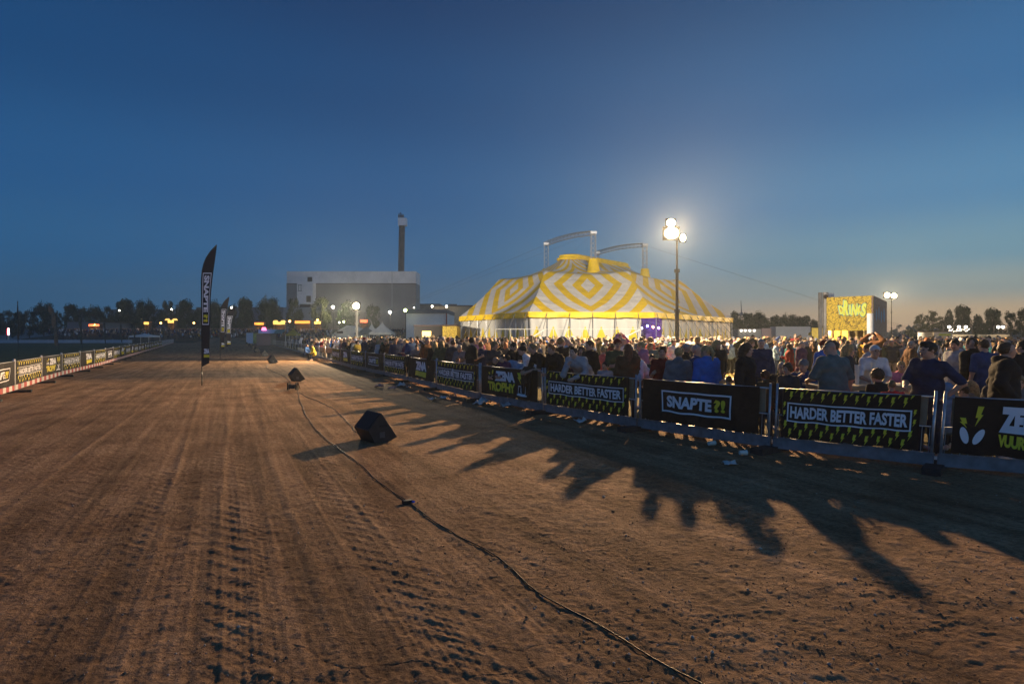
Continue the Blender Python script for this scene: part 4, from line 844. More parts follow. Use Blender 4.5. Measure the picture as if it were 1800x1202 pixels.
def pagoda(x, ytop, w, Y, label, m, h_eave=2.4):
    p = px(x, ytop, Y); W_ = w / F * Y / 2; o = thing('pagoda_tent', label, 'tent', (p[0], Y, 0), 'pagoda tents by the glaring lamp')
    V = []; n = 9; k = 16
    for t in np.linspace(0, 1, n):
        s_ = W_ * (.02 + .98 * t ** 1.7); z = p[2] + (h_eave - p[2]) * t
        for j in range(k):
            q = j * 4 / k; i, f = int(q), q - int(q); c = [(-1, -1), (1, -1), (1, 1), (-1, 1)]; a, b_ = np.array(c[i]), np.array(c[(i + 1) % 4]); xy = (a + (b_ - a) * f) * s_; V.append((p[0] + xy[0], Y + W_ + xy[1], z))
    Fs = [(a * k + j, a * k + (j + 1) % k, (a + 1) * k + (j + 1) % k, (a + 1) * k + j) for a in range(n - 1) for j in range(k)]
    link('canopy', mesh_np('canopy', np.array(V) - ORG[o], Fs, m, smooth=False), o)
    mb = MB(); mb.box((p[0], Y + W_, h_eave - .15), (W_ * 2, W_ * 2, .3)); mb.build('valance', m, o)
    for a, b_ in ((-1, 0), (1, 0), (-1, 2), (1, 2)): mb = MB(); mb.cyl((p[0] + a * W_, Y + b_ * W_, 0), (p[0] + a * W_, Y + b_ * W_, h_eave), .05, n=6); mb.build('leg', m_steel, o)
m_tw = mat('tent_white', (.62, .58, .48), .6, .08, 1.5); m_ty = mat('tent_olive', (.30, .25, .05), .7, .1, 2); m_tg = mat('tent_grey', (.16, .16, .14), .7)
pagoda(668, 564.5, 38, 85, 'white pointed pagoda tent, nearest to the big striped tent', m_tw); pagoda(651, 566, 22, 100, 'slimmer white pagoda tent left of the larger one', m_tw); pagoda(640, 572, 34, 92, 'dark grey pagoda tent right of the lamp pole', m_tg)
pagoda(512, 576, 20, 120, 'olive yellow peaked tent before the food stalls', m_ty, 2.3); pagoda(244, 585.5, 35, 140, 'small white gazebo standing in the infield', mat('gazebo_white', (.60, .60, .60), .6), 2.0)
# wide white frame tent
o = thing('frame_tent', 'wide white frame tent with sloping roof left of the lamp pole', 'tent', (px(605, 0, 95)[0], 95, 0)); P = [px(x, y, 95) for x, y in ((583, 588), (609, 572), (625, 578), (627, 588))]
m = MB(); m.prism([(q[0], q[2]) for q in P] + [(P[-1][0], 0), (P[0][0], 0)], (0, 95, 0), (1, 0, 0), (0, 0, 1), (0, 1, 0), 6); m.build('canopy', m_tw, o)
m = MB(); a = px(592, 582, 94.95); b_ = px(603, 586, 94.95); m.box(((a[0] + b_[0]) / 2, 94.9, (a[2] + b_[2]) / 2), (b_[0] - a[0], .12, a[2] - b_[2])); m.build('window', mh_d, o)
# blue tent, boards
o = thing('blue_tent', 'light blue low tent roof behind the far end of the crowd', 'tent', (px(470, 0, 130)[0], 130, 0)); P = [px(x, y, 130) for x, y in ((454, 586), (454, 579), (487, 579), (480, 586))]
m = MB(); m.prism([(q[0], q[2]) for q in P], (0, 130, 0), (1, 0, 0), (0, 0, 1), (0, 1, 0), 5); m.build('roof', mat('tent_blue', (.12, .38, .58), .6), o); m = MB(); m.box((px(465, 0, 131)[0], 132, 1.2), (3, 3, 2.4)); m.build('walls', m_tg, o)
m = MB(); m.cyl(px(464, 580.5, 129.5), px(464, 575.5, 129.5), .5, .35, 10); m.build('pink_light', mat('glow_pink', (1, .3, .5), .5, emit=(1, .12, .3), es=4), o)
for (x0, y0, x1, Y, m_, lab) in [(433, 585, 445, 150, mat('board_pale', (.55, .55, .62), .6), 'pale white board at the far end of the track'), (445, 585.5, 462, 150, mat('board_yellow', (.45, .38, .10), .6, .3, 1), 'dull yellow board at the far end of the track')]:
    o = thing('site_board', lab, 'board', (px((x0 + x1) / 2, 0, Y)[0], Y, 0)); a, b_ = px(x0, 0, Y), px(x1, y0, Y)
    m = MB(); m.box(((a[0] + b_[0]) / 2, Y, b_[2] / 2 + .1), (b_[0] - a[0], .1, b_[2] - .2)); m.build('sheet', m_, o); m = MB()
    for q in (a[0], b_[0]): m.cyl((q, Y + .1, 0), (q, Y + .1, b_[2]), .06)
    m.build('frame', m_steel, o)
m = MB(); P = [gp(-60, 603.2), gp(232, 602.6)]; P = [q * 170 / q[1] for q in P]; 
o = thing('barrier_wall', 'long pale low board wall across the far side of the infield', 'barrier', (P[0][0], 170, 0)); m.box(((P[0][0] + P[1][0]) / 2, 170, .5), (P[1][0] - P[0][0], .2, .85)); m.build('boards', mat('board_white_far', (.38, .40, .45), .6, .1, .3), o)
m = MB()
for x in np.arange(P[0][0], P[1][0], 2.5): m.cyl((x, 169.8, 0), (x, 169.8, 1.1), .05, n=5)
m.build('posts', m_steel, o)
# red and white tube light
o = thing('tube_light', 'upright red and white glowing tube on a pale post at the left', 'light', tuple(gp(14.5, 602) * (1, 1, 0))); q = gp(14.5, 602); z0, z1 = px(0, 588.5, q[1])[2], px(0, 577, q[1])[2]
m = MB(); m.cyl((q[0], q[1], 0), (q[0], q[1], z0), .16, n=8); m.build('post', m_tw, o); m = MB(); m.cyl((q[0] + .1, q[1], z0), (q[0] + .1, q[1], z1), .18, n=10); m.build('white_tube', mat('tube_white', (1, 1, 1), .4, emit=(1, .9, .95), es=5), o)
m = MB(); m.cyl((q[0] - .2, q[1], z0), (q[0] - .2, q[1], z1), .12, n=10); m.build('red_tube', mat('tube_red', (1, .1, .1), .4, emit=(1, .03, .05), es=5), o)
# black container and yellow graffiti box left of the tent
def container(x0, y0, x1, Y, dep, m_, label, glow=False):
    o = thing('container', label, 'container', (px((x0 + x1) / 2, 0, Y)[0], Y, 0)); a, b_ = px(x0, 0, Y), px(x1, y0, Y)
    m = MB(); m.box(((a[0] + b_[0]) / 2, Y + dep / 2, b_[2] / 2), (b_[0] - a[0], dep, b_[2])); m.build('body', m_, o)
    m = MB(); m.box(((a[0] + b_[0]) / 2, Y + dep / 2, b_[2] + .06), (b_[0] - a[0] + .1, dep + .1, .12)); m.build('rim', mh_d, o)
    if glow: g = MB(); c = px(750, 585, Y); g.box((c[0], Y - .03, c[2] - .1), (.8, .08, .5)); g.build('serving_hatch', g_ye, o); lamp((c[0], Y - 1, 2.2), 12, (1, .55, .15), .3, o)
    return o
container(728, 573.5, 777, 56, 4, mat('container_black', (.015, .015, .018), .5), 'black container bar with a glowing yellow hatch left of the tent', True)
container(778, 573, 803, 55.5, 4, crackle('crackle_yellow2', (.45, .31, .04), (.14, .09, .02), 4), 'yellow crackle-painted box beside the black container')
def trailer(x0, y0, x1, Y, m_, label):
    o = thing('trailer', label, 'trailer', (px((x0 + x1) / 2, 0, Y)[0], Y, 0)); a, b_ = px(x0, 0, Y), px(x1, y0, Y); w = b_[0] - a[0]; cx = (a[0] + b_[0]) / 2
    m = MB(); m.box((cx, Y + 1.3, (b_[2] + .9) / 2), (w, 2.5, b_[2] - .9)); m.build('body', m_, o)
    for t in (.15, .28, .8): m = MB(); m.cyl((a[0] + w * t, Y - .02, .45), (a[0] + w * t, Y + .3, .45), .45, n=16); m.build('wheel', m_rub, o)
trailer(1364, 574, 1425, 110, mat('trailer_white', (.42, .40, .38), .5, .05, 1), 'long white box trailer left of the drinks stand'); trailer(1339, 577, 1360, 112, mat('trailer_pink', (.50, .34, .30), .5), 'short pinkish trailer beside the long white one')
o = container(1298, 578.5, 1338, 105, 3, mat('booth_grey', (.25, .24, .22), .6), 'low booth with a row of white lamps right of the striped tent')
for x in (1303, 1310, 1318, 1326): c = px(x, 581, 104.8); m = MB(); m.box(c, (.28, .1, .28)); m.build('lamp', g_w2, o)
pagoda(1434, 577, 14, 80, 'small yellow peaked tent left of the grey pipe', mat('tent_yellow', (.50, .33, .05), .7), 2.3)
# food stands on the right with truss signs
def sign_stand(x0, y0, x1, Y, label, lit, col, zb_y=0):
    o = thing('food_stand', label, 'food stand', (px((x0 + x1) / 2, 0, Y)[0], Y, 0), 'food stands under the trees on the right'); a, b_ = px(x0, 0, Y), px(x1, y0, Y); w = b_[0] - a[0]; cx = (a[0] + b_[0]) / 2; zt = b_[2]; zm = zt - 1.15
    m = MB(); m.box((cx, Y + 1.2, zm / 2), (w + .6, 2.4, zm)); m.build('body', mat('stand_cream', (.35, .30, .22), .7, .1, 1), o)
    m = MB(); m.box((cx, Y - .05, zm * .62), (w * .8, .08, zm * .35)); m.build('serving_hatch', col, o)
    m = MB()
    for z in (zm + .1, zt): m.cyl((a[0], Y, z), (b_[0], Y, z), .05, n=6)
    for x in np.linspace(a[0], b_[0], 4): m.cyl((x, Y, zm), (x, Y, zt), .05, n=6)
    m.build('sign_frame', m_dsteel, o)
    for x in lit: c = px(x, y0 + 2.5, Y - .2); m = MB(); m.cyl(c, c + (0, -.15, -.05), .17, n=10); m.build('spot_lamp', g_w2, o)
    lamp((cx, Y - 1.5, zt - .5), 90, (1, .75, .45), .3, o)
    return o, a, b_, zm, zt
o, a, b_, zm, zt = sign_stand(1659, 572, 1709, 80, 'food stand with a truss frame sign and white script, left of two', (1668, 1685, 1697), g_wh)
m = MB(); r_ = np.random.default_rng(2); xs_ = np.linspace(a[0] + .5, b_[0] - .4, 15)
for q in range(14):
    if q not in (4, 9): m.cyl((xs_[q], 79.9, zm + .45 + r_.uniform(-.15, .15)), (xs_[q + 1], 79.9, zm + .6 + r_.uniform(-.2, .25)), .05, n=5)
m.build('script_sign', g_wh, o)
sign_stand(1747, 572, 1771, 80, 'narrower food stand with two spotlights near the right edge', (1754, 1762), g_or)
o = container(1642, 583.5, 1674, 74, 3, mat('kiosk_white', (.50, .46, .38), .6), 'low white kiosk with a lime band on the right')
m = MB(); a, b_ = px(1651, 590, 73.9), px(1672, 586.5, 73.9); m.box(((a[0] + b_[0]) / 2, 73.95, (a[2] + b_[2]) / 2), (b_[0] - a[0], .06, b_[2] - a[2])); m.build('lime_band', mat('band_lime', (.45, .50, .06), .6, .3, 5), o)
# wind turbine
o = thing('wind_turbine', 'distant wind turbine right of the striped tent', 'wind turbine', (px(1302, 0, 600)[0], 600, 0)); c = px(1302, 552, 600); m_t = mat('turbine_grey', (.10, .10, .11), .6)
m = MB(); m.cyl((c[0], 600, 0), (c[0], 600, c[2]), .8, .5, 8); m.build('tower', m_t, o); m = MB(); m.box(c, (2.5, 4, 2.2)); m.build('nacelle', m_t, o)
for dx, dz in ((-.8, 13), (5, -1.5)): m = MB(); m.cyl(c + (0, -2.5, 0), c + (dx, -2.5, dz), .6, .2, 5); m.build('blade', m_t, o)
m = MB(); m.cyl(c + (0, -2.5, 0), c + (-2, -2.5, -6), .5, .2, 5); m.build('blade', m_t, o)
# ---------------------------------------------------------------- people: bodies grown from a distance field
class SDF:
    def __init__(s, lo, hi, h):
        s.h = h; s.lo = np.array(lo, float) - 3 * h; n = np.ceil((np.array(hi) + 3 * h - s.lo) / h).astype(int) + 1
        s.f = np.full(n, .2, np.float32); s.ax = [s.lo[i] + np.arange(n[i]) * h for i in range(3)]
    def _win(s, lo, hi, m):
        a = np.maximum(((np.array(lo) - m - s.lo) / s.h).astype(int), 0); b = np.minimum(((np.array(hi) + m - s.lo) / s.h).astype(int) + 2, s.f.shape)
        return tuple(slice(i, j) for i, j in zip(a, b))
    def _pts(s, w): return np.meshgrid(*[s.ax[i][w[i]] for i in range(3)], indexing='ij', sparse=True)
    def _merge(s, w, d, k):
        f = s.f[w]
        if k > 0: h = np.clip(.5 + .5 * (f - d) / k, 0, 1); s.f[w] = f + (d - f) * h - k * h * (1 - h)
        else: s.f[w] = np.minimum(f, d)
    def cone(s, a, b, r0, r1, k=.03):
        a, b = np.array(a, float), np.array(b, float); R_ = max(r0, r1); w = s._win(np.minimum(a, b) - R_, np.maximum(a, b) + R_, k + 3 * s.h)
        x, y, z = s._pts(w); d = b - a; L2 = max(d @ d, 1e-9)
        t = np.clip(((x - a[0]) * d[0] + (y - a[1]) * d[1] + (z - a[2]) * d[2]) / L2, 0, 1)
        D = np.sqrt((x - a[0] - t * d[0]) ** 2 + (y - a[1] - t * d[1]) ** 2 + (z - a[2] - t * d[2]) ** 2) - (r0 + (r1 - r0) * t)
        s._merge(w, D, k); return s
    def ell(s, c, r, k=.03, M=None, sub=False):
        c, r = np.array(c, float), np.array(r, float); R_ = r.max(); w = s._win(c - R_, c + R_, k + 3 * s.h); x, y, z = s._pts(w); x, y, z = x - c[0], y - c[1], z - c[2]
        if M is not None: x, y, z = [M[0][i] * x + M[1][i] * y + M[2][i] * z for i in range(3)]
        q = np.sqrt((x / r[0]) ** 2 + (y / r[1]) ** 2 + (z / r[2]) ** 2); D = (q - 1) * r.min()
        if sub:
            f = s.f[w]; D = -D; h = np.clip(.5 - .5 * (f - D) / k, 0, 1); s.f[w] = f + (D - f) * h + k * h * (1 - h)
        else: s._merge(w, D, k)
        return s
    def noise(s, amp, fr, sd=0):
        x, y, z = np.meshgrid(*s.ax, indexing='ij', sparse=True)
        s.f += amp * (np.sin(fr * (x + .6 * z) + sd) * np.sin(fr * 1.3 * (z - .3 * y) + 1.7 * sd) + .6 * np.sin(fr * 1.9 * (z + .5 * x) + sd * 3) * np.sin(fr * 1.1 * (y + .8 * z))); return s
    def mesh(s):
        f = s.f; ins = f < 0; nx, ny, nz = f.shape
        acc = np.zeros((nx - 1, ny - 1, nz - 1, 3), np.float32); cnt = np.zeros((nx - 1, ny - 1, nz - 1), np.float32); quads = []
        for a in range(3):
            b, c = (a + 1) % 3, (a + 2) % 3
            s0 = [slice(None)] * 3; s1 = [slice(None)] * 3; s0[a] = slice(0, -1); s1[a] = slice(1, None)
            f0, f1 = f[tuple(s0)], f[tuple(s1)]; I = np.argwhere(ins[tuple(s0)] != ins[tuple(s1)])
            if not len(I): continue
            ok = (I[:, b] > 0) & (I[:, c] > 0) & (I[:, b] < f.shape[b] - 1) & (I[:, c] < f.shape[c] - 1); I = I[ok]
            v0, v1 = f0[tuple(I.T)], f1[tuple(I.T)]; t = v0 / (v0 - v1); P = I.astype(np.float32); P[:, a] += t
            cells = []
            for db, dc in ((-1, -1), (0, -1), (0, 0), (-1, 0)):
                C = I.copy(); C[:, b] += db; C[:, c] += dc; cells.append(C); np.add.at(acc, tuple(C.T), P); np.add.at(cnt, tuple(C.T), 1)
            q = np.stack([np.ravel_multi_index(tuple(C.T), cnt.shape) for C in cells], 1); fl = v0 > 0; q[fl] = q[fl][:, ::-1]; quads.append(q)
        Q = np.vstack(quads); used, inv = np.unique(Q, return_inverse=True)
        V = acc.reshape(-1, 3)[used] / cnt.reshape(-1)[used][:, None]
        return V * s.h + s.lo, inv.reshape(-1, 4)

def rotm(ax, a):
    c, s_ = math.cos(a), math.sin(a); return np.array({'x': [[1, 0, 0], [0, c, -s_], [0, s_, c]], 'y': [[c, 0, s_], [0, 1, 0], [-s_, 0, c]], 'z': [[c, -s_, 0], [s_, c, 0], [0, 0, 1]]}[ax])
ARM = {'down': ((.245, .03, .19), (.255, -.05, -.06)), 'hip': ((.34, .10, .22), (.20, .0, .04)), 'hold': ((.235, .00, .18), (.13, -.24, .26)), 'fold': ((.24, -.04, .21), (-.06, -.20, .23)), 'phone': ((.20, -.08, .18), (.06, -.31, .40)),
       'drink': ((.25, -.10, .22), (.07, -.20, .50)), 'head': ((.36, -.10, .56), (.13, -.06, .76)), 'pocket': ((.27, .08, .20), (.19, -.05, .02)), 'point': ((.26, -.18, .30), (.30, -.42, .42)), 'knee': ((.22, -.12, .18), (.12, -.34, .12)), 'chin': ((.20, -.26, .20), (.08, -.22, .42)), 'rail': ((.25, -.10, .20), (.10, -.34, .16))}
# pose: lean, side lean, legs, left arm, right arm, head yaw, head pitch
POSE = {'stand': (.02, 0, 's', 'down', 'down', 0, 0), 'hold': (.03, .02, 's', 'down', 'hold', .25, .05), 'fold': (.0, 0, 's', 'fold', 'fold', -.2, 0), 'phone': (.06, 0, 's', 'phone', 'hold', 0, .3), 'drink': (-.02, 0, 's', 'pocket', 'drink', .1, -.1),
        'shoot': (-.03, 0, 's', 'head', 'head', 0, -.1), 'pocket': (.03, .03, 's', 'pocket', 'pocket', .5, 0), 'walk': (.06, 0, 'w', 'down', 'hold', 0, 0), 'rail': (.62, 0, 's', 'rail', 'rail', .2, -.40), 'railchin': (.72, -.05, 's', 'rail', 'chin', .15, -.45),
        'sit': (.22, 0, 'sit', 'knee', 'knee', .2, .0), 'sitdrink': (.15, 0, 'sit', 'knee', 'drink', -.4, .0), 'bend': (1.0, 0, 's', 'rail', 'rail', -.2, -.5), 'hip': (.12, .10, 's', 'hip', 'rail', -.25, 0), 'look': (.05, 0, 's', 'down', 'pocket', .9, .0), 'twist': (.10, -.06, 's', 'rail', 'down', 1.2, .05)}
def skeleton(pose):
    lean, side, legs, la, ra, hy, hp = POSE[pose]; J = {}
    pz = .93 if legs != 'sit' else .53; P = np.array((0, .02 + .10 * math.sin(lean), pz)); Rm = rotm('x', lean) @ rotm('y', side)
    up = lambda q: P + Rm @ np.array(q)
    bend = lambda q, k: P + (rotm('x', lean * k) @ rotm('y', side * k)) @ np.array(q)
    J['pel'] = P; J['belly'] = bend((0, 0, .12), .5); J['waist'] = bend((0, 0, .20), .75); J['chest'] = up((0, 0, .38)); J['neck'] = up((0, .01, .53)); J['nt'] = up((0, .0, .60))
    Hm = rotm('x', lean * .55 + hp) @ rotm('z', hy); J['Hm'] = Hm; J['head'] = J['nt'] + rotm('x', lean * .55 + hp * .5) @ np.array((0, -.015, .085))
    for sg, nm, arm in ((1, 'L', la), (-1, 'R', ra)):
        J['sh' + nm] = up((.175 * sg, .01, .475)); e, w = ARM[arm]; A = rotm('x', lean * (.35 if legs == 's' and lean > .5 else 1)); sh = np.array((.175, .01, .475)); e, w = np.array(e) - sh, np.array(w) - sh
        J['el' + nm] = J['sh' + nm] + A @ (e * (sg, 1, 1)); J['wr' + nm] = J['sh' + nm] + A @ (w * (sg, 1, 1))
        J['hip' + nm] = P + (.085 * sg, 0, -.02)
        if legs == 'sit': J['kn' + nm] = P + (.13 * sg, -.42, .02); J['an' + nm] = np.array((.13 * sg, P[1] - .40, .09))
        elif legs == 'w': J['kn' + nm] = np.array((.10 * sg, -.08 if sg > 0 else .02, .50)); J['an' + nm] = np.array((.10 * sg, -.22 if sg > 0 else .28, .09 if sg > 0 else .16))
        else: J['kn' + nm] = np.array((.11 * sg, -.01 * sg + .02, .49)); J['an' + nm] = np.array((.13 * sg, .04, .085))
        J['toe' + nm] = J['an' + nm] + (.03 * sg, -.16, -.05)
    return J
def bounds(J, m=.22):
    P = np.array([v for k, v in J.items() if k != 'Hm']); return P.min(0) - m * np.array((1, 1, .45)), P.max(0) + m
def torso(s, J, g, k=.05, wm=1.):
    Rx = (J['chest'] - J['pel']); 
    X = np.array((1, 0, 0))
    for j, w, r in (('pel', .075, .112), ('belly', .07, .108), ('waist', .065 * wm, .102), ('chest', .095, .112)): s.cone(J[j] - X * w, J[j] + X * w, r + g, r + g, k)
    s.cone(J['pel'], J['waist'], .11 + g, .10 + g, k); s.cone(J['waist'], J['chest'], .10 + g, .115 + g, k)
    s.cone(J['shL'], J['shR'], .056 + g, .056 + g, k); s.cone(J['shL'] * .45 + J['shR'] * .55, J['nt'] * .5 + J['neck'] * .5, .07 + g * .5, .055 + g * .4, k)
def arms(s, J, g, upto=1., k=.025):
    for n in 'LR':
        a, b, c = J['sh' + n], J['el' + n], J['wr' + n]
        if upto <= .5: s.cone(a, a + (b - a) * upto * 2 * .9, .054 + g, .050 + g * 1.3, k)
        else: s.cone(a, b, .052 + g, .042 + g, k); s.cone(b, b + (c - b) * (.93 if g else 1), .042 + g, (.028 if not g else .032 + g), k)
def hand(s, J, n, h):
    e, w = J['el' + n], J['wr' + n]; d = (w - e) / np.linalg.norm(w - e); sg = 1 if n == 'L' else -1
    side = np.cross(d, (sg * 1., .15, .2)); side /= np.linalg.norm(side); nn = np.cross(d, side); nn /= np.linalg.norm(nn)
    if nn @ np.array((-sg, 0, 0)) < 0: nn = -nn
    p = w + d * .085; s.cone(w, w + d * .04, .027, .032, .01); s.cone(w + d * .035 - side * .018, p - side * .026, .017, .014, .012); s.cone(w + d * .035 + side * .018, p + side * .026, .017, .014, .012); s.cone(w + d * .04, p, .02, .015, .012)
    for i, (o, L) in enumerate(((-.033, .062), (-.011, .074), (.012, .069), (.034, .052))):
        a = p + side * o; b = a + (d * .85 + nn * (.35 + .05 * i)) * L * .55; c = b + (d * .45 + nn * .85) * L * .5; s.cone(a, b, .0105, .0098, .003); s.cone(b, c, .0098, .0085, .002)
    t0 = w + d * .03 - side * .028; t1 = t0 + (d * .6 - side * .75 + nn * .25) * .038; s.cone(t0, t1, .014, .0115, .006); s.cone(t1, t1 + (d * .9 + nn * .3) * .030, .0115, .009, .003)
def headsdf(s, c, M, k=.015):
    g = lambda q: c + M @ np.array(q, float)
    s.ell(g((0, .012, .022)), (.074, .094, .092), k, M.T); s.ell(g((0, -.030, -.055)), (.056, .060, .062), .03, M.T); s.ell(g((0, -.068, -.082)), (.024, .020, .020), .02, M.T)
    s.cone(g((0, -.084, .018)), g((0, -.108, -.024)), .009, .014, .010); s.ell(g((0, -.100, -.024)), (.018, .012, .009), .006, M.T)
    s.cone(g((-.032, -.078, .030)), g((.032, -.078, .030)), .010, .010, .012)
    for q in (-1, 1):
        s.ell(g((q * .031, -.098, .012)), (.017, .014, .011), .010, M.T, sub=True); s.ell(g((q * .031, -.076, .011)), (.0125, .0125, .0125), .003, M.T)
        s.ell(g((q * .075, .012, -.008)), (.010, .022, .032), .006, M.T); s.ell(g((q * .040, -.060, -.025)), (.02, .02, .02), .02, M.T)
    s.ell(g((0, -.088, -.052)), (.022, .010, .0065), .004, M.T); s.ell(g((0, -.085, -.063)), (.018, .010, .006), .004, M.T)
CACHE = {}
m_skin = [mat('skin_light', (.46, .27, .19), .55, .06, 30), mat('skin_tan', (.36, .20, .135), .55, .06, 30), mat('skin_pale', (.52, .33, .25), .55, .06, 30)]
m_eye = mat('eye_dark', (.03, .025, .02), .3); m_lip = mat('lip', (.30, .10, .085), .5)
def smooth_mesh(name, V, Q, mats, mi=None): return mesh_np(name, V, Q, mats, mi, True)
def body_mesh(pose, h=.0125):
    key = ('body', pose, h)
    if key in CACHE: return CACHE[key]
    J = skeleton(pose); s = SDF(*bounds(J), h); torso(s, J, -.012); arms(s, J, 0)
    for n in 'LR':
        s.cone(J['hip' + n], J['kn' + n], .078, .050, .04); s.cone(J['kn' + n], J['an' + n], .050, .034, .03); s.cone(J['an' + n], J['toe' + n], .034, .022, .02)
    s.cone(J['neck'] - (0, 0, .02), J['nt'] + (0, 0, .03), .060, .055, .03); headsdf(s, J['head'], J['Hm'])
    if h < .02:
        for n in 'LR': hand(s, J, n, h)
    else:
        for n in 'LR': d = J['wr' + n] - J['el' + n]; d /= np.linalg.norm(d); s.cone(J['wr' + n], J['wr' + n] + d * .12, .03, .022, .02)
    V, Q = s.mesh(); C = V[Q].mean(1); L = (C - J['head']) @ J['Hm']; mi = np.zeros(len(Q), int)
    for q in (-1, 1): mi[(np.linalg.norm((L - (q * .031, -.088, .012)) / (.014, .02, .0085), axis=1) < 1)] = 1
    mi[(np.abs(L[:, 0]) < .024) & (np.abs(L[:, 2] + .057) < .0095) & (L[:, 1] < -.08)] = 2
    CACHE[key] = (V, Q, mi); return CACHE[key]
def top_mesh(pose, kind, h=.0135):
    key = ('top', pose, kind, h)
    if key in CACHE: return CACHE[key]
    J = skeleton(pose); s = SDF(*bounds(J), h); g = {'tee': .014, 'sweater': .019, 'hoodie': .026, 'jacket': .032, 'coat': .040}[kind]; wm = 1.1
    torso(s, J, g, .05, wm); arms(s, J, g * .8, .5 if kind == 'tee' else 1.)
    dn = J['pel'] - J['waist']; dn /= np.linalg.norm(dn); X = np.array((1, 0, 0)); lo = J['pel'] + dn * (.02 if kind != 'coat' else .22)
    s.cone(lo - X * .08, lo + X * .08, .115 + g, .115 + g, .04); s.cone(J['pel'], lo, .12 + g, .122 + g, .04)
    if kind in ('hoodie', 'coat'): s.ell(J['neck'] + (J['neck'] - J['chest']) * .08 + np.array((0, .075, .0)), (.105, .065, .075), .03); s.cone(J['neck'] - X * .05 + (0, -.03, -.01), J['neck'] + X * .05 + (0, -.03, -.01), .05, .05, .02)
    if kind in ('jacket', 'coat'): s.cone(J['neck'] - X * .03 + (0, .02, .01), J['neck'] + X * .03 + (0, .02, .01), .062, .062, .02)
    s.noise(.0034 if kind != 'tee' else .0025, 38 if kind != 'coat' else 26, len(pose) + len(kind)); s.ell(J['nt'] + (0, -.012, .02), (.062, .07, .075), .006, sub=True)
    CACHE[key] = s.mesh(); return CACHE[key]
def leg_mesh(pose, h=.0145):
    key = ('leg', pose, h)
    if key in CACHE: return CACHE[key]
    J = skeleton(pose); s = SDF(*bounds(J), h); X = np.array((1, 0, 0)); s.cone(J['pel'] - X * .075, J['pel'] + X * .075, .118, .118, .04)
    for n in 'LR': s.cone(J['hip' + n], J['kn' + n], .094, .066, .04); s.cone(J['kn' + n], J['an' + n] + (0, 0, .02), .064, .052, .03)
    s.noise(.003, 42, 2); CACHE[key] = s.mesh(); return CACHE[key]
def shoe_mesh(pose, h=.014):
    key = ('shoe', pose, h)
    if key in CACHE: return CACHE[key]
    J = skeleton(pose); s = SDF(*bounds(J), h)
    for n in 'LR': a, t = J['an' + n], J['toe' + n]; s.cone(a + (0, .02, -.04), t + (0, 0, .005), .045, .036, .02); s.cone(a + (0, .01, -.03), a + (0, .01, .03), .045, .044, .02)
    V, Q = s.mesh(); V[:, 2] = np.maximum(V[:, 2], .004); CACHE[key] = (V, Q); return CACHE[key]
